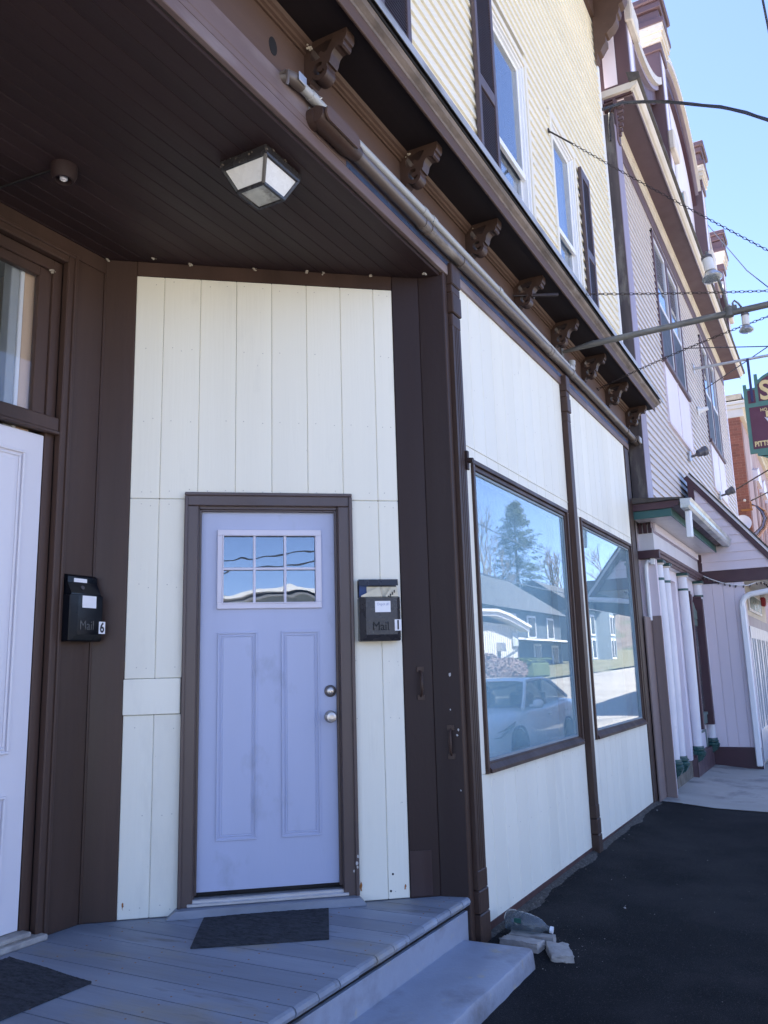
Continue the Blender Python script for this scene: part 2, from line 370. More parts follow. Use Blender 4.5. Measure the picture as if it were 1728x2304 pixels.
# ================================================================== the brown and cream shop building
TH = rad(50.8904)
SPX, SPY = 1.5195, .1496
SPL = Matrix.Translation((SPX, SPY, 0)) @ Matrix.Rotation(-TH, 4, 'Z')     # local x = -s, y = into the wall
shop = thing("shop_building", "brown and cream shop building with recessed corner doors and bracketed cornice", "building", (2, .6, 0))
CEIL = 3.617
YB = 1.5964
CX = SPX-1.8645*math.cos(TH)      # corner of back wall and splay
# ---- splayed wall with the lavender door
with frame(SPL):
    seams = [-1.692, -1.534, -1.325, -1.116, -.908, -.700, -.494, -.289, -.170]
    for i in range(8):
        a, c = seams[i], seams[i+1]
        box("plank", M_panel, shop, a+.0006, c-.0006, 0, .014, 2.192, 3.527, .0035)
    for a, c, z0, z1 in ((-1.692, -1.534, 0.004, 1.012), (-1.534, -1.390, .004, 1.012), (-1.692, -1.534, 1.203, 2.190), (-1.534, -1.390, 1.203, 2.190),
                         (-.4515, -.289, .004, 2.190), (-.289, -.170, .004, 2.190)):
        box("plank", M_panel, shop, a+.0006, c-.0006, 0, .014, z0, z1, .0035)
    box("patch_board", M_panel, shop, -1.694, -1.397, -.012, .012, 1.014, 1.201, .003)
    # backing, open behind the door
    M_back = mat("wall_backing", (.05, .04, .04), .9, .2, 3, bump=0)
    b = MB(); b.box(-1.86, -1.345, .016, .12, -.3, 3.8); b.box(-.505, .02, .016, .12, -.3, 3.8); b.box(-1.345, -.505, .016, .12, 2.165, 3.8)
    b.box(-1.345, -.505, .016, .12, -.3, .045)
    b.build("wall_core", M_back, shop, recalc=False)
    box("corner_board", M_brown, shop, -1.8645, -1.692, -.004, .016, 0, CEIL, .004)
    box("head_board", M_brown, shop, -1.691, -.171, -.003, .016, 3.528, CEIL, .003)
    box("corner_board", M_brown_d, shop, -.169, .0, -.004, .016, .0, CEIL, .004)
    box("base_patch", mat("fresh_brown_patch", (.034, .019, .021), .3, .15, 6, V3, .2, 40), shop, -.166, -.045, -.0065, -.003, .01, .24, .001)
    # rust stains and nail holes near the foot of the planks
    for (sx, zz, r) in ((1.665, .075, .8), (.437, .085, 1.0), (.196, .065, .7)):
        q = [(random.uniform(-.004, .004)+.007*math.cos(t)*random.uniform(.5, 1.2), .012*math.sin(t)*random.uniform(.6, 1.4)) for t in [k*.42 for k in range(15)]]
        shape2d([[(a_*r, b_*r*(2.0 if b_ < 0 else 1.2)) for a_, b_ in q]], .0006, lambda a, bb, c: (-sx+a, -.0006+c, zz+bb), "rust_stain", M_rust, shop)
    for (sx, zz) in ((.262, .13), (.275, .045)):
        MB().cyl((-sx, -.0012, zz), (-sx, .002, zz), .006, n=10).build("nail_hole", M_dark, shop)

    # ---- door 1
    door = group_empty("door", shop, SPL @ Vector((-.925, 0, .05)))
    tag(door, "lavender panelled door with six small panes")
    # casing: flat board + back band, mitred by butting
    def casing(x0, x1, w, z1, y0, nm, top=False):
        b = MB()
        if not top:
            b.box(x0, x1, y0, .016, .040, z1, .004)
        else: b.box(x0, x1, y0, .016, z1-w, z1, .004)
        return b.build(nm, M_casing, door)
    casing(-1.392, -1.318, .074, 2.148, -.022, "casing"); casing(-.531, -.4495, .074, 2.148, -.022, "casing"); casing(-1.392, -.4495, .074, 2.2237, -.022, "casing", True)
    b = MB(); b.box(-1.393, -1.374, -.034, -.020, .04, 2.205, .004); b.box(-.469, -.4485, -.034, -.020, .04, 2.205, .004); b.box(-1.393, -.4485, -.034, -.020, 2.2055, 2.2245, .004)
    b.build("back_band", M_casing, door)
    b = MB(); b.box(-1.345, -1.312, .003, .10, .045, 2.165, .003); b.box(-.536, -.505, .003, .10, .045, 2.165, .003); b.box(-1.312, -.536, .003, .10, 2.132, 2.165, .003)
    b.box(-1.3125, -1.300, .014, .040, .09, 2.132, .002); b.box(-.549, -.5355, .014, .040, .09, 2.132, .002); b.box(-1.30, -.549, .014, .040, 2.122, 2.1325, .002)
    b.build("jamb", M_casing, door)
    box("weather_strip", M_dark, door, -1.30, -.549, .036, .044, .085, .099, .001)
    Z0, Z1, XL, XR = .097, 2.142, -1.322, -.529
    # slab, with a real opening for the lite
    b = MB(); gx0, gx1, gz0, gz1 = -1.178, -.660, 1.605, 1.985
    b.box(XL, gx0, .042, .085, Z0, Z1); b.box(gx1, XR, .042, .085, Z0, Z1); b.box(gx0, gx1, .042, .085, Z0, gz0); b.box(gx0, gx1, .042, .085, gz1, Z1)
    b.build("door_slab", M_door, door, recalc=False)
    def ridge(b, x0, x1, z0, z1, w, y0, y1):
        b.box(x0, x1, y0, y1, z1-w, z1, .002); b.box(x0, x1, y0, y1, z0, z0+w, .002); b.box(x0, x0+w, y0, y1, z0+w, z1-w, .002); b.box(x1-w, x1, y0, y1, z0+w, z1-w, .002)
    for x0, x1 in ((-1.205, -.988), (-.855, -.642)):
        b = MB(); ridge(b, x0, x1, .345, 1.444, .011, .0335, .044); ridge(b, x0+.020, x1-.020, .365, 1.424, .006, .0375, .044)
        b.box(x0+.030, x1-.030, .0400, .044, .375, 1.414, .002)
        b.build("door_panel", M_door, door)
    b = MB(); ridge(b, -1.211, -.6247, 1.5715, 2.0195, .034, .022, .044); ridge(b, -1.184, -.652, 1.598, 1.992, .008, .017, .024)
    b.build("lite_frame", M_lite, door)
    b = MB()
    for k in (1, 2): xk = gx0+(gx1-gx0)*k/3; b.box(xk-.0075, xk+.0075, .026, .040, gz0-.004, gz1+.004, .003)
    b.box(gx0-.004, gx1+.004, .0262, .0398, 1.789, 1.804, .003)
    b.build("muntin", M_lite, door)
    for r in range(2):
        for k in range(3):
            xa = gx0+(gx1-gx0)*k/3; xb = gx0+(gx1-gx0)*(k+1)/3; za, zb = ((gz0, 1.7965), (1.7965, gz1))[r]
            MB().box(xa+.002, xb-.002, .044, .048, za+.002, zb-.002).build("pane", M_glassdoor, door, recalc=False)
    MB().box(gx0-.01, gx1+.01, .083, .086, gz0-.01, gz1+.01).build("lite_backing", M_room, door, recalc=False)
    # deadbolt and knob
    b = MB(); b.lathe([(.033, 0), (.033, .008), (.027, .013)], (-.583, .042, 1.107), (0, -1, 0), 28); b.build("deadbolt_rose", M_steel_d, door, smooth=40)
    b = MB(); b.lathe([(.020, 0), (.020, .018), (.016, .021), (0, .021)], (-.583, .042, 1.107), (0, -1, 0), 24); b.box(-.5855, -.5805, .0195, .0215, 1.098, 1.112); b.build("deadbolt_cylinder", M_steel, door, smooth=40)
    b = MB(); b.lathe([(.034, 0), (.034, .004), (.028, .010), (.014, .016), (.012, .034), (.024, .044), (.028, .056), (.025, .066), (.012, .069), (.012, .067), (0, .067)], (-.584, .042, .967), (0, -1, 0), 28); b.build("door_knob", M_steel, door, smooth=50)
    # threshold and sill
    b = MB(); b.box(-1.345, -.505, -.006, .09, .05, .075, .004); b.box(-1.345, -.505, -.028, -.006, .044, .060, .003); b.build("threshold", mat("aluminium_threshold", (.55, .55, .56), .35, .1, 6, H3, .1, 40, metal=.6), door)
    MB().box(XL, XR, .046, .08, .076, .096).build("door_sweep", M_dark, door, recalc=False)
    b = MB(); b.prism([(-1.445, .002), (-.416, .002), (-.452, .042), (-1.398, .042)], -.075, .002, 'y'); b.build("door_sill", M_porch, door)
    # white paint chips on the casing foot
    for sx, zz, r in ((.462, .205, .009), (.455, .238, .007), (.476, .165, .006), (.458, .185, .006)):
        shape2d([[(math.cos(t)*r*random.uniform(.6, 1.1), math.sin(t)*r*random.uniform(.8, 1.5)) for t in [k*.785 for k in range(8)]]], .0006, lambda a, bb, c: (-sx+a, (-.0225 if sx > .47 else -.0345)+c, zz+bb), "paint_chip", M_chip, shop)
    # pull handle on the corner board
    def pull(fn, nm="pull_handle"):
        b = MB()
        for zc in (1.212, 1.056):
            b.box(-.020, .020, -.002, .004, zc-.014, zc+.014, .001)
        b.tube([(0, -.004+.004, 1.205), (0, -.022, 1.190), (0, -.030, 1.16), (0, -.031, 1.134), (0, -.030, 1.10), (0, -.022, 1.078), (0, 0, 1.063)], [.006, .007, .0085, .0095, .0085, .007, .006], 8)
        b.v = [fn(*p) for p in b.v]; return b.build(nm, M_brown, shop, smooth=40)
    pull(lambda x, y, z: (-.073+x, -.008+y, z))
# reveal between the splay and the street front
rv = Matrix.Translation((SPX, SPY, 0)) @ Matrix.Rotation(math.atan2(-.1496, .038), 4, 'Z')
with frame(rv):   # local x runs from the splay to the street corner, y into the wall
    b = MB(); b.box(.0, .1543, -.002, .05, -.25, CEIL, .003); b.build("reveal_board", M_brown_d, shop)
    pull(lambda x, y, z: (.092+x, -.006+y, z-.325))
    for (xx, zz, r) in ((.10, 1.18, .009), (.095, .985, .004), (.135, .875, .007), (.128, .845, .006), (.135, .55, .004)):
        shape2d([[(math.cos(t)*r*random.uniform(.5, 1), math.sin(t)*r*random.uniform(.8, 1.6)) for t in [k*.785 for k in range(8)]]], .0006, lambda a, bb, c: (xx+a, -.0028+c, zz+bb), "paint_chip", M_chip, shop)

# ---- back wall with the white door
bw = group_empty("back_wall", shop, (-.5, YB, 0))
box("wall_board", M_brown, bw, .119, CX-.014, YB, YB+.02, 0, CEIL-.092, .004)
box("wall_board", M_brown, bw, -1.25, CX+.004, YB-.002, YB+.02, CEIL-.091, CEIL, .003)
box("corner_bead", M_brown, bw, CX-.013, CX+.012, YB-.006, YB+.02, 0, CEIL-.092, .004)
door6 = group_empty("door", shop, (-.46, YB, 0)); tag(door6, "white panelled door under a glazed transom")
b = MB(); b.box(.062, .117, YB-.018, YB+.03, 0, 3.523, .006); b.box(-.98, .062, YB-.018, YB+.03, 3.469, 3.523, .006); b.box(-1.04, -.98, YB-.018, YB+.03, 0, 3.523, .006)
b.build("casing", M_brown, door6)
b = MB(); b.box(.100, .121, YB-.030, YB-.016, 0, 3.529, .004); b.box(-1.04, .100, YB-.030, YB-.016, 3.507, 3.529, .004); b.build("back_band", M_brown, door6)
b = MB(); b.box(.005, .063, YB+.03, YB+.16, 0, 3.47, .004); b.box(-.98, .005, YB+.03, YB+.16, 3.405, 3.47, .004); b.box(-.985, -.925, YB+.03, YB+.16, 0, 3.47, .004); b.build("jamb", M_brown, door6)
b = MB(); b.box(-.925, .062, YB-.004, YB+.14, 2.498, 2.575, .006); b.box(-.925, .062, YB-.012, YB+.02, 2.482, 2.500, .003); b.build("transom_bar", M_brown, door6)
b = MB(); b.box(-.072, .006, YB+.045, YB+.085, 2.575, 3.407, .004); b.box(-.925, -.85, YB+.045, YB+.085, 2.575, 3.407, .004); b.box(-.85, -.072, YB+.045, YB+.085, 3.352, 3.407, .004); b.box(-.85, -.072, YB+.045, YB+.085, 2.575, 2.583, .002)
tr_ = b.build("transom_sash", M_brown, door6)
MB().box(-.85, -.07, YB+.062, YB+.066, 2.583, 3.354).build("transom_pane", M_glasstr, door6, recalc=False)
# what one sees through the transom: bare stud, painted trim, dark hall
box("stud", M_wood, bw, -.128, -.050, YB+.092, YB+.13, 2.46, 3.46, .003)
box("inner_trim", M_white, bw, -.152, -.130, YB+.086, YB+.15, 2.46, 3.40, .004)
box("inner_trim", M_greypaint, bw, -.205, -.154, YB+.095, YB+.16, 2.46, 3.42, .004)
b = MB(); b.box(-1.0, -.075, YB+.10, YB+.45, 3.425, 3.45); b.build("hall_ceiling", M_greypaint, bw, recalc=False)
b = MB(); b.box(-1.2, -.30, YB+1.6, YB+1.7, 1.5, 3.9); b.box(-1.3, -.055, YB+.26, YB+1.7, 3.50, 3.55); b.box(-1.3, -1.2, YB+.2, YB+1.7, 1.5, 3.9); b.build("hall_wall", M_room, bw, recalc=False)
b = MB(); b.box(-1.3, -.055, YB+.2, YB+1.7, 2.40, 2.45); b.build("hall_shelf", M_greypaint, bw, recalc=False)
b = MB(); b.box(.08, CX+.3, YB+.02, YB+.25, -.3, 3.8); b.box(-1.4, .08, YB+.22, YB+.3, -.3, 2.42); b.box(-1.4, .08, YB+.03, YB+.3, 3.53, 3.8); b.box(-4.2, -.99, YB+.121, YB+.3, -.3, 3.8); b.build("wall_core", M_back, bw, recalc=False)
# slab
b = MB(); b.box(-.922, .001, YB+.035, YB+.075, .055, 2.470, .003); b.build("door_slab", M_wdoor, door6)
def raised(x0, x1, z0, z1):
    b = MB(); y = YB+.035
    def rg(a0, a1, c0, c1, w, d0, d1):
        b.box(a0, a1, y-d1, y-d0, c1-w, c1, .003); b.box(a0, a1, y-d1, y-d0, c0, c0+w, .003); b.box(a0, a0+w, y-d1, y-d0, c0+w, c1-w, .003); b.box(a1-w, a1, y-d1, y-d0, c0+w, c1-w, .003)
    rg(x0, x1, z0, z1, .014, 0, .014); rg(x0+.022, x1-.022, z0+.022, z1-.022, .012, 0, .008); b.box(x0+.05, x1-.05, y-.006, y, z0+.05, z1-.05, .004)
    return b.build("door_panel", M_wdoor, door6)
raised(-.43, -.110, .865, 2.362); raised(-.82, -.50, .865, 2.362); raised(-.43, -.110, .20, .675); raised(-.82, -.50, .20, .675)
b = MB(); b.box(-.98, .10, YB-.06, YB+.06, .0, .028, .006); b.box(-.93, .03, YB-.03, YB+.07, .028, .052, .006); b.build("threshold", M_stone, door6)
# unseen side of the recess, opened at an added post to let light in
b = MB(); b.box(-4.2, -1.04, YB, YB+.12, -.3, 3.62); b.build("back_wall_boards", M_brown, shop, recalc=False)
b = MB(); b.box(-4.18, -4.02, .0, .16, -.4, 3.64, .006); b.build("corner_post", M_brown, shop)

# ---- ceiling of the recess
b0 = None
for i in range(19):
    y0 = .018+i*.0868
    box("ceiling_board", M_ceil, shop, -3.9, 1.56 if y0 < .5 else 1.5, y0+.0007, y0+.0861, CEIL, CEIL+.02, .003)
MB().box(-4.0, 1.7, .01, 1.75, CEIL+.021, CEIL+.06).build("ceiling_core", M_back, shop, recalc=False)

# ---- street front: planks, posts, windows
def zb(x): return -.2271+(x-1.8268)*.0073
def planks(x0, x1, z0, z1, pitch, off, low=None):
    xs = [x0]; x = x0+off
    while x < x1-.02: xs.append(x); x += pitch
    xs.append(x1)
    for a, c in zip(xs, xs[1:]):
        z = low((a+c)/2) if low else z0
        box("plank", M_panel, shop, a+.0011, c-.0011, 0, .014, z, z1, .0045)
for (pa, pb, wa, wb, off) in ((1.744, 3.9965, 1.8771, 3.9323, .21), (4.102, 6.3858, 4.3228, 6.3138, .29)):
    planks(pa, pb, 2.584, 3.6435, .2045, off)
    planks(pa, pb, 2.5035, 2.5815, .2045, off)
    planks(pa, pb, 0, .599, .2045, off, zb)
    box("plank", M_panel, shop, pa+.001, wa, 0, .014, .601, 2.5015, .003)
    box("plank", M_panel, shop, wb, pb-.001, 0, .014, .601, 2.5015, .003)
    box("seam_strip", M_panel, shop, pa, pb, -.004, .002, 2.579, 2.586, .001)
b = MB(); b.box(1.56, 1.877, .016, .3, -.4, 3.64); b.box(3.93, 4.3228, .016, .3, -.4, 3.64); b.box(6.3138, 6.76, .016, .3, -.4, 3.64)
b.box(1.56, 6.76, .016, .3, 2.5035, 3.85); b.box(1.56, 6.76, .016, .3, -.4, .599)
b.build("wall_core", M_back, shop, recalc=False)
box("foundation", M_found, shop, 1.62, 6.6, -.004, .016, -.5, -.195, .003)
b = MB(); rn = random.Random(6)
for x0_, x1_ in ((1.80, 3.95), (4.15, 6.35)):
    x = x0_
    while x < x1_:
        for zz in (zb(x)+.06, .25, .55, 2.62, 3.0, 3.35, 3.60):
            if rn.random() < .8: b.lathe([(.0030, 0), (.0030, .0010), (0, .0012)], (x+rn.uniform(-.006, .006), .0, zz+rn.uniform(-.012, .012)), (0, -1, 0), 6)
        x += .2045
tag(b.build("nail_heads", M_nail, shop, recalc=False), None, None, None, 'stuff')
with frame(SPL):
    b = MB()
    for sx in (1.63, 1.58, 1.48, 1.43, 1.37, 1.27, 1.17, 1.07, .96, .86, .75, .65, .54, .44, .34, .25, .20):
        for zz in (.05, .5, .95, 1.26, 1.7, 2.15, 2.24, 2.65, 3.08, 3.49):
            if (.44 < sx < 1.40 and zz < 2.23) or rn.random() < .25: continue
            b.lathe([(.0030, 0), (.0030, .0010), (0, .0012)], (-sx, .0, zz+rn.uniform(-.012, .012)), (0, -1, 0), 6)
    tag(b.build("nail_heads", M_nail, shop, recalc=False), None, None, None, 'stuff')
def shopwindow(x0, x1, lab):
    w = group_empty("window", shop, ((x0+x1)/2, 0, .6)); tag(w, lab); z0, z1 = .599, 2.5035
    def fr(b, a0, a1, c0, c1, wd, y0, y1, bt=None):
        bt = bt or wd
        b.box(a0, a1, y0, y1, c1-wd, c1, .003); b.box(a0, a1, y0, y1, c0, c0+bt, .003); b.box(a0, a0+wd, y0, y1, c0+bt, c1-wd, .003); b.box(a1-wd, a1, y0, y1, c0+bt, c1-wd, .003)
    b = MB(); fr(b, x0, x1, z0, z1, .030, -.018, .10); b.build("window_frame", M_brown, w)
    b = MB(); fr(b, x0+.030, x1-.030, z0+.030, z1-.030, .030, -.002, .10); b.build("inner_frame", M_brown, w)
    b = MB(); fr(b, x0+.060, x1-.060, z0+.060, z1-.060, .020, .010, .10); b.build("glazing_bead", mat("grey_blue_bead", (.20, .25, .28), .5, .1, 4, bump=.05), w)
    b = MB(); b.prism([(-.030, z0+.022), (.012, z0+.066), (.012, z0+.002), (-.030, z0+.002)], x0+.031, x1-.031, 'x'); b.build("window_sill", M_brown, w)
    MB().box(x0+.055, x1-.055, .019, .024, z0+.055, z1-.055).build("pane", M_glassbig, w, recalc=False)
    b = MB(); b.box(x0+.03, x1-.03, .17, .172, z0+.02, z1-.02); b.build("window_shade", M_shade, w, recalc=False)
    b = MB(); b.box(x0-.02, x0, .1, .29, z0, z1); b.box(x1, x1+.02, .1, .29, z0, z1); b.box(x0, x1, .1, .29, z1, z1+.02); b.box(x0, x1, .1, .29, z0-.02, z0); b.build("window_lining", M_greypaint, w, recalc=False)
shopwindow(1.8771, 3.9323, "large shop window reflecting the white car"); shopwindow(4.3228, 6.3138, "large shop window reflecting the sunlit road")
# corner board and fluted pilasters
box("corner_board", M_brown, shop, 1.5575, 1.612, -.006, .03, -.42, 3.64, .004)
def pilaster(x0, x1, pr, zfoot, nflute, fl=True, m=M_brown):
    p = group_empty("pilaster", shop, ((x0+x1)/2, 0, zfoot)); ztop = 3.66
    sec = [(x0, .014), (x0, -pr)]
    if fl:
        w = (x1-x0-.05)/nflute; d = .013
        for k in range(nflute):
            a = x0+.025+k*w; sec += [(a+.006, -pr), (a+.012, -pr+d), (a+w-.012, -pr+d), (a+w-.006, -pr)]
    sec += [(x1, -pr), (x1, .014)]
    b = MB(); b.prism(sec, .12, 3.30, 'z'); b.build("shaft", m, p)
    b = MB(); b.box(x0-.004, x1+.004, -pr-.004, .014, .02, .12, .004); b.box(x0-.004, x1+.006, -pr-.008, .014, -.10, .018, .006); b.box(x0-.006, x1+.008, -pr-.010, .014, zfoot, -.102, .006); b.build("plinth", m, p)
    b = MB(); b.box(x0+.002, x1+.004, -pr-.002, .014, 3.30, 3.385, .006); b.box(x0-.004, x1+.006, -pr-.012, .014, 3.387, 3.52, .006); b.box(x0-.002, x1+.005, -pr-.006, .014, 3.522, 3.575, .005); b.box(x0-.004, x1+.006, -pr-.014, .014, 3.577, ztop+.06, .006); b.build("capital", m, p)
pilaster(1.618, 1.742, .030, -.42, 3)
pilaster(4.003, 4.100, .048, -.42, 4)
box("corner_board", M_brown, shop, 6.387, 6.575, -.012, .03, -.34, 3.62, .004)
b = MB(); b.cyl((1.735, -.02, 2.46), (1.735, -.075, 2.455), .020, .016, 12); b.box(1.72, 1.75, -.045, -.03, 2.40, 2.52, .003); b.build("door_stop_bracket", M_brown_d, shop)

# ---- lintel, frieze, cornice
XE = 6.76
b = MB(); b.box(-4.2, XE-.15, -.016, .012, 3.637, 3.700, .003); b.build("lintel_board", M_lintel, shop)
box("lintel_strip", M_blue, shop, .40, XE-.17, -.0165, .012, 3.7015, 3.735, .001)  # thin dark blue strip along the lintel face
box("lintel_board", M_lintel, shop, -4.2, .398, -.0155, .012, 3.7015, 3.735, .001)
b = MB(); b.box(-4.2, XE-.15, -.016, .012, 3.7365, 3.846, .003); b.build("lintel_board", M_lintel, shop)
MB().box(-4.2, XE, .012, .25, 3.64, 4.30).build("beam_core", M_back, shop, recalc=False)
box("frieze_board", M_frieze, shop, -4.2, XE-.02, -.001, .012, 3.849, 4.10, .002)
b = MB(); b.prism([(0, 4.088), (-.012, 4.088), (-.014, 4.100), (-.026, 4.104), (-.030, 4.116), (-.043, 4.122), (-.052, 4.139), (0, 4.139)], -4.2, XE-.02, 'x'); b.build("bed_moulding", M_frieze, shop)
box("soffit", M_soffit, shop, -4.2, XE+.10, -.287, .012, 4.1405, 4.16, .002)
box("fascia", M_frieze, shop, -4.2, 6.88, -.302, -.288, 4.118, 4.20, .003)
b = MB(); b.prism([(-.288, 4.192), (-.304, 4.192), (-.310, 4.202), (-.335, 4.218), (-.347, 4.236), (-.288, 4.236)], -4.2, 6.96, 'x'); b.build("crown_moulding", M_crown, shop)
b = MB(); b.box(-4.2, 6.99, -.352, -.30, 4.2365, 4.254); b.build("drip_gap", M_dark, shop, recalc=False)  # near-black filler painted for the shade below the drip edge
b = MB(); b.prism([(-.368, 4.252), (-.372, 4.252), (-.372, 4.300), (-.30, 4.335), (-.30, 4.325), (-.366, 4.296)], -4.2, 7.05, 'x'); b.build("drip_edge", M_flash, shop)
M_shingle = mat("asphalt_shingle", (.075, .065, .058), .95, .35, 9, (1, 1, 1), .9, 60, dist=.008)
b = MB(); b.prism([(-.35, 4.30), (-.30, 4.328), (.01, 4.50), (.01, 4.46), (-.30, 4.30)], -4.2, 7.03, 'x'); b.build("cornice_roof", M_shingle, shop)
# scrolled brackets
def arc(cx, cy, r, a0, a1, n): return [(cx+r*math.cos(rad(a0+(a1-a0)*k/n)), cy+r*math.sin(rad(a0+(a1-a0)*k/n))) for k in range(n+1)]
outline = [(0, 3.905), (.018, 3.905), (.034, 3.914), (.037, 3.924), (.030, 3.932), (.040, 3.936)]+arc(.086, 3.970, .044, 215, 385, 10)+[(.128, 3.998), (.140, 3.997), (.148, 4.014), (.151, 4.030), (.158, 4.047), (.171, 4.060), (.190, 4.064), (.207, 4.056), (.217, 4.062), (.221, 4.075), (.219, 4.085), (.229, 4.089), (.236, 4.104), (.238, 4.142), (0, 4.142)]
hole1 = arc(.084, 3.985, .034, 60, 335, 12)+arc(.088, 3.982, .016, 335, 60, 10)
hole2 = [(.036, 4.040), (.066, 4.034), (.092, 4.040), (.078, 4.058), (.094, 4.074), (.112, 4.060), (.130, 4.066), (.158, 4.112), (.130, 4.116), (.052, 4.102), (.036, 4.085)]
BX = [.085, 1.062, 2.005, 2.945, 3.870, 4.812, 5.745, 6.672]
br0 = shape2d([outline, hole1, hole2], .073, lambda a, bb, c: (BX[0]+c, -a-.0005, bb), "bracket", M_brown, shop, smooth=25)  # darker brown than the frieze: shade on the sides put into the colour
for x in BX[1:]:
    twin(br0, (x-BX[0], 0, 0), shop)
b = MB(); b.cyl((-.199, -.003, 3.959), (-.199, .0, 3.959), .030, n=14); b.v = [(x, y, 3.959+(z-3.959)*1.5) for x, y, z in b.v]; b.build("knot_hole", M_dark, shop)

# ---- upper storey: cream vinyl siding, windows, shutters
wins = [(-.75, .30, 4.75, 6.475), (2.665, 3.525, 4.75, 6.475), (4.290, 5.060, 4.75, 6.45)]
LAP = .1055
z = 4.42; UT = 9.35
while z < UT:
    cuts = sorted((w[0]-.055, w[1]+.055) for w in wins if z+LAP > w[2] and z < w[3]+.06)
    xa = -4.2; segs = []
    for c0, c1 in cuts: segs.append((xa, c0)); xa = c1
    segs.append((xa, 6.705))
    for s0, s1 in segs:
        if s1-s0 < .05: continue
        b = MB(); b.prism([(.012, z), (-.0165, z), (-.018, z+.004), (-.017, z+.012), (.001, z+LAP+.004), (.012, z+LAP+.004)], s0, s1, 'x'); b.build("siding_board", M_yellow, shop)
    z += LAP
b = MB()
for w0, w1, wz0, wz1 in wins: pass
b.box(-4.2, -.75, .02, .3, 4.3, 10.2); b.box(.30, 2.665, .02, .3, 4.3, 10.2); b.box(3.525, 4.29, .02, .3, 4.3, 10.2); b.box(5.06, 6.76, .02, .3, 4.3, 10.2); b.box(-.75, 5.06, .02, .3, 6.475, 10.2); b.box(-.75, 5.06, .02, .3, 4.2, 4.75)
b.build("wall_core", M_back, shop, recalc=False)
box("wall_return", M_yellow, shop, 6.70, 6.76, .31, 10.9, -.4, 10.0, .003)
MB().box(-4.3, -4.2, 1.7, 10.9, -.4, 10.0).build("wall_return", M_yellow, shop, recalc=False)
box("corner_post", M_white, shop, 6.706, 6.770, -.026, .02, 4.42, UT, .004)
for i, (x0, x1, z0, z1) in enumerate(wins):
    w = group_empty("window", shop, ((x0+x1)/2, 0, z0))
    b = MB(); b.box(x0-.055, x1+.055, -.028, .02, z1, z1+.06, .003); b.box(x0-.055, x0, -.026, .02, z0-.06, z1, .003); b.box(x1, x1+.055, -.026, .02, z0-.06, z1, .003); b.box(x0-.055, x1+.055, -.030, .02, z0-.06, z0, .003); b.build("window_surround", M_yellowtrim, w)
    b = MB()
    for k, (dd, y0) in enumerate(((0, -.012), (.022, .006))):
        b.box(x0+dd, x1-dd, y0, .09, z1-dd-.022, z1-dd, .002); b.box(x0+dd, x0+dd+.022, y0, .09, z0, z1-dd-.022, .002); b.box(x1-dd-.022, x1-dd, y0, .09, z0, z1-dd-.022, .002)
    b.build("window_frame", M_white, w)
    zm = 5.36; xi0, xi1 = x0+.044, x1-.044
    b = MB(); b.box(xi0, xi1, .018, .05, zm-.028, zm+.028, .003); b.box(xi0, xi0+.035, .026, .05, zm, z1-.044, .003); b.box(xi1-.035, xi1, .026, .05, zm, z1-.044, .003); b.box(xi0+.035, xi1-.035, .026, .05, z1-.085, z1-.044, .003); b.build("upper_sash", M_white, w)
    b = MB(); b.box(xi0, xi0+.035, .05, .075, z0, zm, .003); b.box(xi1-.035, xi1, .05, .075, z0, zm, .003); b.box(xi0, xi1, .05, .075, z0, z0+.05, .003); b.build("lower_sash", M_white, w)
    MB().box(xi0+.03, xi1-.03, .036, .040, zm+.02, z1-.08).build("pane", M_glassup, w, recalc=False)
    MB().box(xi0+.03, xi1-.03, .060, .064, z0+.04, zm-.01).build("pane", M_glassup, w, recalc=False)
    b = MB(); b.box(x0, x1, .20, .21, z0, z1); b.build("dark_room", M_room, w, recalc=False)
    if i > 0: MB().box(x0+.4*(x1-x0), x1-.06, .10, .11, z0, zm-.05 if i == 1 else z1-.1).build("curtain", M_white if i == 1 else M_greypaint, w, recalc=False)
def shutter(x0, x1, z0, z1):
    s = group_empty("shutter", shop, ((x0+x1)/2, -.03, z0)); y0, y1 = -.052, -.018
    b = MB(); b.box(x0, x0+.05, y0, y1, z0, z1, .004); b.box(x1-.05, x1, y0, y1, z0, z1, .004)
    zs = [z0, z0+.10, (z0+z1)/2-.19, (z0+z1)/2-.09, z1-.10, z1]
    for k in (0, 2, 4): b.box(x0+.05, x1-.05, y0+.002, y1, zs[k], zs[k+1], .003)
    b.build("shutter_frame", M_shutter, s)
    b = MB()
    for za, zc in ((zs[1], zs[2]), (zs[3], zs[4])):
        zz = za+.006
        while zz < zc-.012:
            b.prism([(y0+.008, zz), (y1-.002, zz+.016), (y1-.002, zz+.022), (y0+.008, zz+.006)], x0+.049, x1-.049, 'x'); zz += .0245
    b.build("louvres", M_shutter, s)
    b = MB(); b.box(x0+.02, x1-.02, y1-.0015, y1, z0+.05, z1-.05); b.build("shutter_back", M_dark, s, recalc=False)
shutter(2.265, 2.655, 4.78, 6.52); shutter(5.225, 5.560, 4.78, 6.45); shutter(.755, 1.150, 4.78, 6.52)
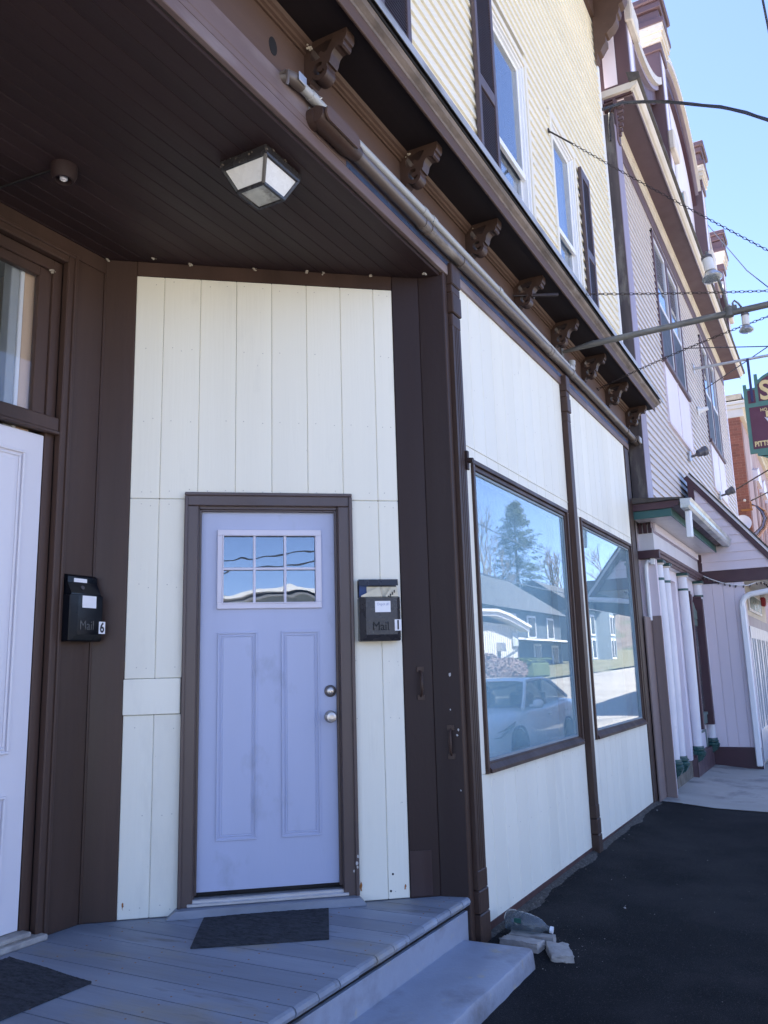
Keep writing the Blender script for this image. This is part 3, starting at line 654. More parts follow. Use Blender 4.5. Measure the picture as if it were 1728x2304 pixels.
# roof cornice with its end bracket high up
b = MB(); b.box(-4.2, 6.86, -.62, .3, 9.78, 9.86); b.box(-4.2, 6.86, -.66, -.60, 9.72, 10.02); b.box(-4.2, 6.80, -.05, .02, 9.36, 9.78); b.build("roof_cornice", M_frieze, shop, recalc=False)
MB().box(-4.2, 6.76, -.6, 11, 10.0, 10.3).build("roof", M_shingle, shop, recalc=False)
MB().box(-4.2, 6.76, 10.9, 11, -.4, 10).build("rear_wall", M_yellow, shop, recalc=False)
bo = [(0, 8.72), (.03, 8.76), (.03, 8.83), (.075, 8.85), (.105, 8.90), (.145, 8.95), (.150, 9.02), (.140, 9.06), (.170, 9.065), (.195, 9.09), (.25, 9.13), (.295, 9.20), (.305, 9.28), (.33, 9.29), (.345, 9.35), (.34, 9.40), (.39, 9.42), (.43, 9.50), (.44, 9.60), (.50, 9.64), (.52, 9.78), (0, 9.78)]
o_ = shape2d([bo], .15, lambda a, bb, c: (6.685+c, -a-.02, bb), "roof_bracket", M_frieze, shop, smooth=25)
for k in range(1, 6): twin(o_, (-1.55*k, 0, 0), shop)

# ================================================================== porch, step, mats
deck = thing("porch_deck", "blue-grey painted plank deck of the recessed entrance", "porch", (.3, .7, -.03))
off = 1.455-(-3.8)
n0 = math.floor(off/.1535); base = 1.455-n0*.1535-.1535
i = 0
while True:
    x0 = base+i*.1535; x1 = x0+.1535; i += 1
    if x0 > 1.54: break
    x1 = min(x1, 1.556)
    ymax = YB+.05 if x1 < CX+.05 else max(.02, SPY+(SPX-x0)*math.tan(TH)+.03)
    yn = -.006+random.uniform(-.003, .003)
    prof = [(yn+.012, -.042), (yn+.002, -.036), (yn-.004, -.021), (yn+.002, -.006), (yn+.014, 0), (ymax, 0), (ymax, -.042)]
    b = MB(); b.prism(prof, x0+.0032, x1-.0032, 'x'); o_ = b.build("plank", M_porch, deck)
b = MB(); rs = random.Random(3)
for k in range(int((1.55-base)/.1535)+1):
    for yy in (.085, .49, .90, 1.30):
        for dx in (.035, .118):
            px = base+k*.1535+dx+rs.uniform(-.008, .008); py = yy+rs.uniform(-.012, .012)
            if px > 1.5 or py > SPY+(SPX-px)*math.tan(TH)-.05: continue
            b.lathe([(.0042, -.001), (.0042, .0006), (0, .0006)], (px, py, 0), (0, 0, 1), 7)
tag(b.build("deck_screws", M_rust, deck, recalc=False), None, None, None, 'stuff')
b = MB(); b.box(-3.9, 1.55, .03, 1.7, -.30, -.05); b.build("deck_core", M_dark, deck, recalc=False)
b = MB(); b.box(-3.9, 1.552, .010, .03, -.22, -.066, .002); b.build("riser_board", M_step, deck)
step = MB()
n = 44; ZS = -.1915
for k in range(n):       # slab with slightly wandering edges
    pass
prof = []
xsn = span(-4.2, 1.487, 76); vs_ = []; fs = []
def wob(s): return random.uniform(-s, s)
rows = []
for x in xsn:
    e = wob(.004); rows.append([(x, .012, ZS-.004), (x, -.20, ZS+wob(.001)), (x, -.352+e, ZS), (x, -.366+e, ZS-.006), (x, -.372+e, ZS-.018), (x, -.374+wob(.003), ZS-.08), (x, -.373+wob(.003), ZS-.14), (x, -.378, ZS-.30)])
m_ = len(rows[0])
step.add([p for r in rows for p in r], [(i*m_+j, (i+1)*m_+j, (i+1)*m_+j+1, i*m_+j+1) for i in range(len(rows)-1) for j in range(m_-1)]+[tuple(range((len(rows)-1)*m_, len(rows)*m_))+()])
tag(step.build("concrete_step", M_step, smooth=35), "long blue-grey painted concrete step below the porch deck", "step")

def doormat(name, pts, label):
    b = MB(); c = Vector((sum(p[0] for p in pts)/4, sum(p[1] for p in pts)/4)); N = 64; vs_ = []; fs = []
    for i in range(N+1):
        for j in range(N+1):
            u, v = i/N, j/N
            p = [(1-u)*(1-v)*pts[0][k]+u*(1-v)*pts[1][k]+u*v*pts[2][k]+(1-u)*v*pts[3][k] for k in (0, 1)]
            vs_.append((p[0], p[1], .0072+.0012*math.sin(9*u+4*v)+.0018*math.sin(6.2832*21.3*v)+random.uniform(-.0010, .0010)))
    n = N+1; fs = [(i*n+j, (i+1)*n+j, (i+1)*n+j+1, i*n+j+1) for i in range(N) for j in range(N)]
    rim = [i*n for i in range(n)]+[N*n+j for j in range(1, n)]+[i*n+N for i in range(N-1, -1, -1)]+[j for j in range(N-1, 0, -1)]
    k0 = len(vs_); vs_ += [(vs_[r][0], vs_[r][1], .0012) for r in rim]; L = len(rim)
    fs += [(rim[i], rim[(i+1) % L], k0+(i+1) % L, k0+i) for i in range(L)]
    b.add(vs_, fs); return tag(b.build(name, M_mat, smooth=40), label, "doormat", "doormats on the porch")
doormat("doormat", [(.271, .811), (.638, .305), (1.056, .575), (.699, 1.097)], "dark fibre doormat lying in front of the lavender door")
doormat("doormat", [(-.62, 1.49), (-.66, .90), (-.225, .888), (-.156, 1.479)], "dark fibre doormat lying in front of the white door")
# ================================================================== mailboxes
def mailbox(name, label, fn, W, H, m, number, lab, num, hasnews, tw):
    """local: x across, y outward (0 wall .. D), z up"""
    o = thing(name, label, "mailbox", fn(W/2, .05, 0), "wall mailboxes by the doors")
    F = lambda b: (setattr(b, 'v', [fn(*p) for p in b.v]), b)[1]
    D = .105
    b = MB(); b.box(0, W, .0, D-.022, 0, H-.105, .006); F(b).build("box_body", m, o)
    # front with a raised, chamfered face
    b = MB(); x0, x1, z0, z1 = .004, W-.002, .006, H-.108
    c = .028
    b.add([(x0, D-.022, z0), (x1, D-.022, z0), (x1, D-.022, z1), (x0, D-.022, z1), (x0+c, D, z0+c), (x1-c*.7, D, z0+c), (x1-c*.7, D, z1-.006), (x0+c, D, z1-.006)], [(0, 1, 5, 4), (1, 2, 6, 5), (2, 3, 7, 6), (3, 0, 4, 7), (4, 5, 6, 7)])
    F(b).build("front_plate", m, o)
    if hasnews:
        b = MB(); b.box(.002, W-.004, -.002, .004, H-.105, H-.004, .002); b.prism([(.004, H-.012), (.050, H-.010), (.058, H-.040), (.060, H-.040), (.052, H-.004), (.004, H-.004)], .002, W-.004, 'x'); b.build if 0 else None; F(b).build("open_lid", m, o)
        b = MB(); b.box(.006, .060, .030, .036, H-.125, H-.036, .001); F(b).build("blue_card", M_bluepaper, o)
        b = MB(); b.add([(.010, .078, H-.118), (.135, .076, H-.118), (.118, .062, H-.046), (.012, .074, H-.098)], [(0, 1, 2, 3)]); b.add([(.010, .070, H-.118), (.135, .068, H-.118), (.118, .055, H-.046), (.012, .066, H-.098)], [(3, 2, 1, 0)]); F(b).build("newspaper", M_news, o)
        b = MB(); b.add([(.050, .050, H-.118), (W-.008, .050, H-.118), (W-.012, .040, H-.046), (.048, .040, H-.044)], [(0, 1, 2, 3)]); F(b).build("newspaper", M_news, o)
        b = MB(); b.add([(.140, .074, H-.118), (W-.006, .072, H-.118), (W-.010, .058, H-.050), (.185, .058, H-.052)], [(0, 1, 2, 3)]); F(b).build("newspaper", M_news, o)
        b = MB()
        for k in range(4): b.box(.166+k*.011, .172+k*.011, .0735, .0745, H-.116+k*.011, H-.100+k*.011)
        F(b).build("newsprint_letters", M_ink, o)
    else:
        b = MB(); b.prism([(.0, H-.105), (.0, H), (.035, H), (.050, H-.012), (.050, H-.042), (.052, H-.046), (.082, H-.100), (.082, H-.108)], .006, W-.014, 'x')
        F(b).build("sloped_lid", m, o)
        b = MB(); b.lathe([(.011, 0), (.011, .006), (.008, .007), (0, .007)], (W*.42, .064, H-.070), (0, 1, .45), 16); F(b).build("lock", M_steel_d, o, smooth=40)
        b = MB(); b.box(.045, .130, .0505, .0515, H-.040, H-.020); F(b).build("paper_label", M_paper, o)
    lx0, lx1, lz0, lz1 = lab
    b = MB(); b.box(lx0, lx1, D+.0005, D+.0012, lz0, lz1); F(b).build("paper_label", M_paper, o)
    if hasnews: text("Depot #1", .021, .0004, lambda a, bb, c: fn(lx0+.012+a, D+.0016+c, lz1-.024+bb), "label_writing", M_inkfade, o, sx=.85)
    nx0, nx1, nz0, nz1 = num
    b = MB(); b.box(nx0, nx1, D+.0008, D+.0018, nz0, nz1); F(b).build("number_sticker", M_paper, o)
    text(number, (nz1-nz0)*1.14, .0006, lambda a, bb, c: fn((nx0+nx1)/2+a, D+.0023+c, nz0+.008+bb), "number", M_ink, o, bold=.002, align='CENTER', sx=.82)
    text("Mail", .068, .003, lambda a, bb, c: fn(tw+a, D+.001+c, .058+bb), "mail_lettering", mat("embossed_letters", (.05, .048, .045), .3, .1, 5, bump=0) if not hasnews else M_blk, o, bold=0.0, sx=.86)
    return o
mailbox("mailbox", "glossy black closed mailbox numbered 6 beside the white door", lambda x, y, z: (.118+x, YB-.001-y, 1.400+z), .214, .347, M_blk, "6", (.058, .149, .171, .233), (.172, .214, .040, .103), False, .044)
with frame(ID4):
    mailbox("mailbox", "dull black mailbox numbered 1 with its lid open and newspapers sticking out", lambda x, y, z: SPL @ Vector((-.425+x, -.001-y, 1.374+z)), .232, .352, M_blk2, "1", (.084, .172, .158, .220), (.193, .231, .054, .116), True, .066)

# ================================================================== recess ceiling lamp, lamp holder
lamp = thing("ceiling_lamp", "square black-framed ceiling lamp with frosted panes under the entrance ceiling", "ceiling lamp", (.09, .28, CEIL-.15))
lx0, lx1, ly0, ly1 = -.055, .232, .145, .420; zt = CEIL-.001
box("lamp_base", M_blk2, lamp, lx0, lx1, ly0, ly1, zt-.040, zt, .004)
zl0, zl1 = zt-.040, zt-.148; ins, ins2 = .012, .062
def ring(i, z): return [(lx0+i, ly0+i, z), (lx1-i, ly0+i, z), (lx1-i, ly1-i, z), (lx0+i, ly1-i, z)]
top, bot = ring(ins, zl0), ring(ins2, zl1)
b = MB()
for k in range(4):
    b.tube([top[k], bot[k]], .010, 6); b.tube([top[k], top[(k+1) % 4]], .011, 6); b.tube([bot[k], bot[(k+1) % 4]], .011, 6)
b.build("lamp_frame", M_blk2, lamp)
for k in range(4):
    a, c = top[k], top[(k+1) % 4]; d, e = bot[(k+1) % 4], bot[k]
    MB().quad(a, c, d, e).build("lamp_pane", M_frost, lamp, recalc=False)
MB().quad(*bot).build("lamp_pane", M_frostdirt, lamp, recalc=False)
b = MB()
for k in range(34):
    e = random.choice([0, 1, 3]); t = random.random(); a, c = Vector(ring(0, zt-.02)[e]), Vector(ring(0, zt-.02)[(e+1) % 4]); p = a.lerp(c, t)+Vector((random.gauss(0, .006), random.gauss(0, .006), random.uniform(-.03, .02))); s = random.uniform(.002, .006)
    b.box(p.x-s, p.x+s*1.6, p.y-s, p.y+s, p.z-s, p.z+s, .001)
tag(b.build("cobwebs", M_cobweb, lamp), None, None, None, 'stuff')
hold = thing("lamp_holder", "round brown lamp holder without a bulb on the entrance ceiling", "lamp holder", (-.405, 1.08, CEIL-.07))
b = MB(); b.lathe([(.062, 0), (.060, .045), (.048, .072), (.040, .074), (.036, .050), (0, .050)], (-.405, 1.077, CEIL), (0, 0, -1), 24); b.build("holder_body", M_ceil, hold, smooth=40)
b = MB(); b.lathe([(.018, 0), (.018, .018), (.012, .022), (.012, .014), (0, .014)], (-.405, 1.077, CEIL-.050), (0, 0, -1), 16); b.build("socket", M_paper, hold, smooth=40)
b = MB(); b.tube([(-.42, 1.12, CEIL-.006), (-.44, 1.30, CEIL-.007), (-.455, 1.48, CEIL-.006), (-.50, YB-.01, CEIL-.008)], .006, 6); b.build("lamp_cable", M_dark, hold)
b = MB()
for (px, py, pz) in [(CX-.005, YB-.012, CEIL-.004), (.45, 1.34, CEIL-.012), (.62, 1.21, CEIL-.01), (.86, .92, CEIL-.014), (1.06, .68, CEIL-.012), (1.12, .6, CEIL-.01), (1.3, .37, CEIL-.012), (1.45, .07, CEIL-.02), (.09, -.06, 4.128), (.03, -.045, 4.10), (1.03, -.05, 4.12), (1.97, -.05, 4.12), (-.01, YB+.028, 3.40)]:
    for k in range(7): s = random.uniform(.0025, .0075); q = (px+random.gauss(0, .008), py-.006+random.gauss(0, .005), pz-abs(random.gauss(0, .006))); b.lathe([(0, -s), (s*.8, -s*.4), (s, 0), (s*.7, s*.6), (0, s)], q, (0, 0, 1), 6)
tag(b.build("cobwebs", mat("spider_sacs", (.42, .37, .30), .95, .3, 80, bump=.5, bs=200)), "pale cobweb tufts along the entrance ceiling edges", "cobweb", None, 'stuff')

# ================================================================== conduits on the frieze
cw = thing("conduit", "grey plastic conduit running along the cornice frieze", "conduit", (1.9, -.05, 3.83))
b = MB(); b.tube([(-.06, -.050, 3.838), (.45, -.050, 3.847), (1.3, -.050, 3.862), (2.4, -.048, 3.866), (3.4, -.045, 3.857), (4.16, -.045, 3.850)], .0235, 12); b.build("pipe", M_pvc, cw, smooth=50)
for x, z in ((.02, 3.840), (1.20, 3.861), (1.32, 3.863), (2.42, 3.866)): MB().cyl((x, -.050, z), (x+.045, -.050, z), .0275, n=12).build("coupling", M_pvc, cw, smooth=40)
b = MB(); b.tube([(-.05, -.050, 3.838), (-.10, -.050, 3.836), (-.135, -.040, 3.834), (-.15, -.0, 3.832)], [.030, .032, .030, .026], 10); b.build("elbow_fitting", M_pipebrown, cw, smooth=40)
b = MB(); b.box(-.115, -.055, -.086, -.080, 3.815, 3.860, .006); b.build("fitting_cover", M_galv, cw)
b = MB(); b.tube([(.07, -.078, 3.842), (.07, -.05, 3.868), (.07, -.018, 3.860)], .004, 6, flat=3); b.box(.055, .085, -.022, -.016, 3.79, 3.815, .001); b.build("pipe_strap", M_galv, cw)
b = MB(); b.tube([(4.15, -.045, 3.850), (4.24, -.045, 3.850), (4.27, -.05, 3.862), (4.275, -.05, 3.90)], [.030, .032, .032, .028], 10); b.cyl((4.275, -.05, 3.895), (4.275, -.05, 3.935), .034, n=10); b.build("elbow_fitting", M_pvc, cw, smooth=40)
cb = thing("conduit", "thick brown painted conduit below the grey one with a capped pull box", "conduit", (3.4, -.06, 3.7))
b = MB(); b.tube([(.38, -.062, 3.762), (1.2, -.062, 3.757), (2.0, -.062, 3.765), (3.5, -.062, 3.786), (5.0, -.060, 3.790), (6.68, -.060, 3.776)], .034, 14); b.build("pipe", M_pipebrown, cb, smooth=50)
for x, z in ((1.16, 3.757), (1.24, 3.757), (1.71, 3.76), (3.52, 3.786), (3.58, 3.786), (4.16, 3.788), (6.30, 3.779)): MB().cyl((x, -.062, z), (x+.05, -.062, z), .0385, n=14).build("coupling", M_pipebrown, cb, smooth=40)
b = MB(); b.tube([(.050, -.062, 3.758), (.085, -.062, 3.758), (.33, -.062, 3.761), (.375, -.062, 3.762), (.42, -.062, 3.762)], [.040, .055, .055, .046, .040], 14); b.cyl((.085, -.05, 3.758), (.085, .0, 3.758), .05, n=14); b.build("pull_box", M_brown, cb, smooth=45)
b = MB(); pl = [(.085+.0, 3.722)]+[(.085-.03*math.sin(t), 3.758-.036*math.cos(t)) for t in span(.3, 2.84, 6)]+[(.085, 3.794), (.33, 3.797)]+[(.33+.03*math.sin(t), 3.761+.036*math.cos(t)) for t in span(.3, 2.84, 6)]+[(.33, 3.725)]; b.prism(pl, -.122, -.112, 'y'); b.build("pull_box_cover", M_frieze, cb)
b = MB(); b.cyl((6.66, -.06, 3.776), (6.84, -.06, 3.774), .048, n=14); b.box(6.69, 6.83, -.125, -.10, 3.73, 3.815, .012); b.build("end_fitting", M_pipebrown, cb, smooth=40)
b = MB(); b.box(6.70, 6.82, -.130, -.126, 3.74, 3.805, .002); b.build("fitting_cover", M_flash, cb)
b = MB(); b.tube([(-.165, -.016, 3.833), (-.165, -.05, 3.838), (-.172, -.062, 3.826), (-.176, -.064, 3.77), (-.178, -.060, 3.755)], .008, 8); tag(b.build("rusty_hook", M_pipebrown, smooth=40), "small rusty hook on the lintel beside the conduit elbow", "hook")

# ================================================================== sign arm with two flood lamps, chains
PX = 4.145
arm = thing("sign_arm", "long weathered steel arm jutting out over the footway from the frieze", "sign bracket", (PX, -.8, 3.95))
M_arm = mat("weathered_steel", (.16, .155, .14), .6, .3, 6, (1, .3, 1), .3, 50, metal=.4, spots=[((.30, .30, .28), 7, .6, .08, (1, .4, 1))])
b = MB(); b.tube([(PX, -.01, 3.985), (PX, -.30, 4.006)], [.012, .030], 10); b.build("arm_tip", M_arm, arm, smooth=40)
b = MB(); b.tube([(PX, -.28, 4.004), (PX, -2.3, 4.03)], .027, 12); b.build("arm_pipe", M_arm, arm, smooth=40)
b = MB(); b.box(PX-.035, PX+.035, -.012, -.001, 3.93, 4.055, .003); b.build("wall_plate", M_arm, arm)
M_spot = mat("spot_holder", (.66, .64, .60), .4, .12, 9, bump=.1, bs=60, spots=[((.3, .28, .25), 14, .66, .05, (1, 1, 1))])
M_bulb = glass("lamp_bulb_glass", (.8, .84, .86), 1.7, .03, .35, (.55, .58, .58))
b = MB(); b.tube([(PX, -1.412, 4.02), (PX, -1.395, 4.16), (PX, -1.36, 4.33), (PX, -1.30, 4.57), (PX, -1.285, 4.60)], .0115, 8); b.cyl((PX, -1.412, 3.99), (PX, -1.412, 4.07), .036, n=10); b.build("lamp_post", M_arm, arm, smooth=40)
def flood(nm, label, c, d, sc=1.0):
    t = thing(nm, label, "flood lamp", c, "flood lamps on the sign arm"); c = Vector(c); d = Vector(d).normalized()
    b = MB(); b.lathe([(.020*sc, 0), (.034*sc, .012*sc), (.034*sc, .030*sc)], c, d, 14); b.build("lamp_cap", M_steel_d, t, smooth=40)
    b = MB(); b.lathe([(.030*sc, .028*sc), (.032*sc, .034*sc), (.031*sc, .110*sc), (.034*sc, .118*sc)], c, d, 16); b.build("lamp_socket", M_spot, t, smooth=40)
    b = MB(); b.lathe([(.022*sc, .112*sc), (.030*sc, .122*sc), (.052*sc, .148*sc), (.062*sc, .165*sc)], c, d, 20); b.build("bulb_reflector", M_galv, t, smooth=50)
    b = MB(); b.lathe([(.062*sc, .165*sc), (.058*sc, .176*sc), (.035*sc, .187*sc), (0, .190*sc)], c, d, 20); b.build("bulb_face", M_bulb, t, smooth=50)
flood("flood_lamp", "white flood lamp bulb hanging from the bent post above the sign arm", (PX, -1.285, 4.57), (-.05, -.14, -1), 1.33)
flood("flood_lamp", "small flood lamp bulb hanging directly below the sign arm", (PX, -1.528, 3.995), (.0, .02, -1), .92)
b = MB(); b.tube([(PX, -1.455, 4.03), (PX, -1.445, 4.10), (PX, -1.460, 4.118), (PX, -1.485, 4.09), (PX, -1.528, 4.01)], .0085, 8); b.box(PX-.02, PX+.02, -1.475, -1.435, 4.02, 4.075, .003); b.build("lamp_elbow", M_arm, arm, smooth=40)
M_chain = mat("rusty_chain", (.055, .042, .040), .6, .3, 40, bump=.2, bs=120, metal=.5)
def chain(label, p0, p1, sag, lead=()):
    b = MB(); p0, p1 = Vector(p0), Vector(p1); L = (p1-p0).length; N = int(L/.0325)
    def at(t): p = p0.lerp(p1, t); p.z -= sag*4*t*(1-t); return p
    tor = []
    for k in range(N):
        a, c = at(k/N), at((k+1)/N); d = (c-a).normalized(); m_ = (a+c)/2
        u = d.cross(Vector((0, 0, 1))).normalized() if k % 2 else d.cross(Vector((0, 0, 1))).normalized().cross(d)
        path = [m_+d*(.0210*math.cos(t))+u*(.0095*math.sin(t)) for t in [j*math.pi/4 for j in range(9)]]
        b.tube(path, .0027, 4, caps=False)
    for q in lead: b.tube(q[0], q[1], 6)
    return tag(b.build("chain", M_chain, smooth=60), label, "chain", "stay chains of the sign arm")
def toward(p, q, t): return tuple(p[i]+(q[i]-p[i])*t for i in range(3))
cA0, cA1 = (4.165, -.02, 6.226), (PX, -2.25, 4.00)
eyeA = [[(4.165+.022*math.cos(t), -.025, 6.226+.022*math.sin(t)) for t in span(0, 6.28, 10)], .005]
chain("sagging steel chain from the cream siding down to the sign arm", toward(cA0, cA1, .10), cA1, .02, [eyeA, [[cA0, toward(cA0, cA1, .10)], .008]])
cB0, cB1 = (2.865, -.01, 4.008), (PX-.02, -2.25, 4.02)
chain("thin chain from the frieze near the fourth bracket to the sign arm", toward(cB0, cB1, .22), cB1, .015, [[[cB0, toward(cB0, cB1, .04)], .006], [[toward(cB0, cB1, .04), toward(cB0, cB1, .135)], .015]])
cC0, cC1 = (5.368, -.01, 3.999), (PX+.02, -2.25, 4.02)
chain("thin chain from the frieze past the sixth bracket to the sign arm", cC0, cC1, -.045, [[[(5.368+.02*math.cos(t), -.01+.01*math.sin(t), 3.999+.02*math.sin(t)) for t in span(0, 6.28, 10)], .004]])

# ================================================================== things by the step: stones, bottle, weeds, grit
def rock(name, label, c, size, rot, m=M_stone, seed=1, cat="stone", jag=.16, group=None):
    random.seed(seed); bm = bmesh.new(); bmesh.ops.create_cube(bm, size=1); bmesh.ops.subdivide_edges(bm, edges=bm.edges, cuts=7, use_grid_fill=True)
    for v in bm.verts:
        n = sum(abs(abs(a)-.5) < .02 for a in v.co); k = jag*(.35 if n < 2 else 1)
        v.co = Vector((v.co.x*size[0]*(1+random.uniform(-k, 0)*.5), v.co.y*size[1]*(1+random.uniform(-k, 0)*.5), v.co.z*size[2]*(1+random.uniform(-k, 0)*.6)))
    for v in bm.verts: v.co += Vector((random.gauss(0, .0016), random.gauss(0, .0016), random.gauss(0, .0016)))
    M4 = Matrix.Translation(c) @ Matrix.Rotation(rad(rot[2]), 4, 'Z') @ Matrix.Rotation(rad(rot[1]), 4, 'Y') @ Matrix.Rotation(rad(rot[0]), 4, 'X')
    bm.transform(M4); me = bpy.data.meshes.new(name); bm.to_mesh(me); bm.free()
    return tag(place(name, me, None, m, 30), label, cat, group)
rock("stone_slab", "flat broken concrete slab leaning between the step and the shop front", (1.745, -.215, -.262), (.105, .225, .058), (0, 4, -3), seed=3, cat="stone")
rock("stone", "rough broken concrete lump lying on the asphalt past the step", (1.735, -.425, -.288), (.17, .125, .080), (4, -6, 28), seed=9, cat="stone", jag=.3)
# cut-open plastic jug with a green mark
rd = random.Random(14); b = MB(); xs_ = span(1.76, 6.5, 120); rows = []
for x in xs_:
    w = .030+.028*abs(math.sin(3.1*x)+.6*math.sin(7.7*x+1))+rd.uniform(0, .018); rows.append([(x, .0, zg(x, 0)+.012), (x, -w*.45, zg(x, -w*.45)+.009+rd.uniform(-.002, .003)), (x, -w, zg(x, -w)-.003)])
b.add([p for r in rows for p in r], [(i*3+j, (i+1)*3+j, (i+1)*3+j+1, i*3+j+1) for i in range(120) for j in range(2)])
tag(b.build("dirt", mat("wall_foot_dirt", (.050, .044, .038), .95, .5, 30, bump=.9, bs=90, spots=[((.13, .115, .095), 60, .60, .05, (1, 1, 1))]), smooth=50), "line of dirt and grit gathered along the foot of the shop front", "dirt", None, 'stuff')
jug = thing("plastic_bottle", "crushed clear plastic bottle on its side behind the broken slab", "bottle", (1.88, -.2, -.25))
M_plastic = glass("clear_plastic", (.55, .60, .62), 1.4, .25, .20, (.34, .37, .39), 40.0)
b = MB(); prof = [(0, 0), (.035, .0), (.052, .012), (.055, .05), (.053, .13), (.050, .17), (.038, .205), (.020, .225), (.015, .232), (.015, .25), (0, .25)]
b.lathe(prof, (1.875, -.075, -.175), (.12, -1, -.16), 18); b.v = [(x+.004*math.sin(60*y), y, z+.003*math.sin(80*y+40*x)) for x, y, z in b.v]; b.build("bottle_body", M_plastic, jug, smooth=50)
b = MB(); b.lathe([(.018, 0), (.018, .018), (0, .018)], (1.906, -.323, -.216), (.12, -1, -.16), 14); b.build("bottle_cap", M_paper, jug, smooth=40)
b = MB(); b.box(1.826, 1.831, -.185, -.145, -.180, -.155, .001); b.build("bottle_mark", mat("green_print", (.02, .09, .07), .4, .1, 9, bump=0), jug)
rock("stone", "grey cinder block corner under the plastic bottle", (1.862, -.235, -.282), (.07, .25, .095), (0, 0, 4), seed=5, cat="stone", jag=.12)
random.seed(21)
b = MB()
for k in range(700):
    x = random.uniform(1.9, 5.6)**1.0; x = 1.85+(x-1.85)*random.random(); y = -.012-abs(random.gauss(0, .03)); z0 = zg(x, y); h = random.uniform(.01, .05); a = random.uniform(0, 6.28)
    t = (x+math.cos(a)*h*1.0, y-abs(math.sin(a))*h*.9, z0+h*random.uniform(.2, 1)); w = random.uniform(.0012, .003)
    b.add([(x-w, y, z0), (x+w, y, z0), t], [(0, 1, 2)])
tag(b.build("weeds", mat("dry_weeds", (.16, .14, .10), .95, .4, 40, bump=0), recalc=False), "dry weeds and dead grass along the foot of the shop front", "weeds", None, 'stuff')
b = MB()
for k in range(190):
    if k < 70: x, y = random.gauss(1.85, .18), random.gauss(-.42, .10)
    elif k < 120: x, y = random.uniform(1.5, 3.6), random.uniform(-1.3, -.05)
    elif k < 165: x, y = random.uniform(1.9, 6.4), -.015-abs(random.gauss(0, .05))
    else: x, y = random.uniform(3, 6.5), random.uniform(-1.2, -.02)
    s = random.choice([.0010, .0013, .0016, .002, .003]) if k % 40 else .009; z0 = zg(x, y)
    b.lathe([(0, -s*.4), (s, 0), (s*.7, s*.6), (0, s*.9)], (x, y, z0+s*.3), (random.uniform(-.4, .4), random.uniform(-.4, .4), 1), 5)
tag(b.build("gravel", M_stone, recalc=False), "scattered pale grit and small stones on the asphalt", "gravel", None, 'stuff')
# ================================================================== the lilac theatre next door
M_lilac = mat("lilac_siding", (.585, .545, .535), .5, .04, 2, H3, .1, 60, (.1, 1, 1), rnd=.03)
M_lilac2 = mat("lilac_wall_paint", (.66, .58, .62), .5, .05, 2, V3, .1, 50)
M_lilacw = mat("pale_lilac_paint", (.74, .68, .72), .5, .05, 3, V3, .1, 50)
M_plum = mat("plum_paint", (.105, .063, .070), .5, .12, 3, V3, .15, 40)
M_plumlit = mat("sky_lit_plum_paint", (.27, .22, .27), .45, .12, 4, V3, .15, 40)  # paler plum for front boards, sky light put into the colour
M_maroon = mat("maroon_paint", (.050, .016, .024), .45, .15, 4, bump=.1, bs=40)
M_cream = mat("cream_paint", (.61, .55, .47), .55, .10, 4, (.6, 1, 1), .2, 40, spots=[((.48, .42, .36), 5, .66, .08, (.4, 1, 1))])
M_teal = mat("teal_paint", (.018, .085, .080), .45, .15, 5, bump=.1, bs=40)
M_dgreen = mat("dark_green_paint", (.022, .072, .066), .3, .15, 6, bump=.1, bs=40)
M_sage = mat("sage_paint", (.115, .165, .150), .5, .12, 5, bump=.1, bs=40)
M_white2 = mat("white_gloss", (.66, .645, .67), .35, .06, 4, bump=.08, bs=40)
M_screen = mat("dark_insect_screen", (.035, .038, .045), .6, .1, 4, bump=.1, bs=200)
th = thing("theatre_building", "lilac clapboard building with arched plum parapet and columned ground floor", "building", (12.7, 0, -.3))
KX = 10.22
def kz(z): return 1.1964+(z-1.1964)*1.0211
def ky(y): return -1.9294+(y+1.9294)*1.0211
b = MB(); b.box(6.9, 18.62, .03, 8, -.5, 8.6); b.box(7.2, 18.4, .0, .4, 8.4, 10.2); b.build("wall_core", M_lilac2, th, recalc=False)
# clapboards
tw = [(9.66, 11.95, 4.78, 7.92), (14.50, 16.72, 4.66, 7.90)]
z = 2.90; LAPT = .1085
while z < 8.0:
    cuts = sorted((w[0], w[1]) for w in tw if z+LAPT*.6 > w[2] and z+LAPT*.4 < w[3])
    xa = 7.14; segs = []
    for c0, c1 in cuts: segs.append((xa, c0)); xa = c1
    segs.append((xa, 18.55))
    for s0, s1 in segs:
        b = MB(); b.prism([(.03, z), (-.017, z), (-.018, z+.004), (0.006, z+LAPT+.004), (.03, z+LAPT+.004)], s0, s1, 'x'); b.build("siding_board", M_lilac, th)
    z += LAPT
box("corner_board", M_lilacw, th, 18.55, 18.64, -.03, .4, 2.8, 8.2, .004)
# weathered corner pilaster: side boards and a plum front board
box("pilaster_side", M_weath, th, 6.86, 7.160, -.127, .05, 2.95, 8.12, .004)
box("pilaster_front", M_plumlit, th, 6.858, 7.175, -.140, -.1285, 2.75, 7.95, .004)
b = MB()
for k in range(7): b.cyl((6.99+.03*math.sin(k), -.13, 7.86+k*.075), (6.99+.03*math.sin(k), -.19-.012*k, 7.86+k*.075), .028, n=8)
b.box(6.93, 7.08, -.16, -.12, 7.75, 8.36, .01); b.build("pilaster_corbel", M_plum, th, smooth=40)
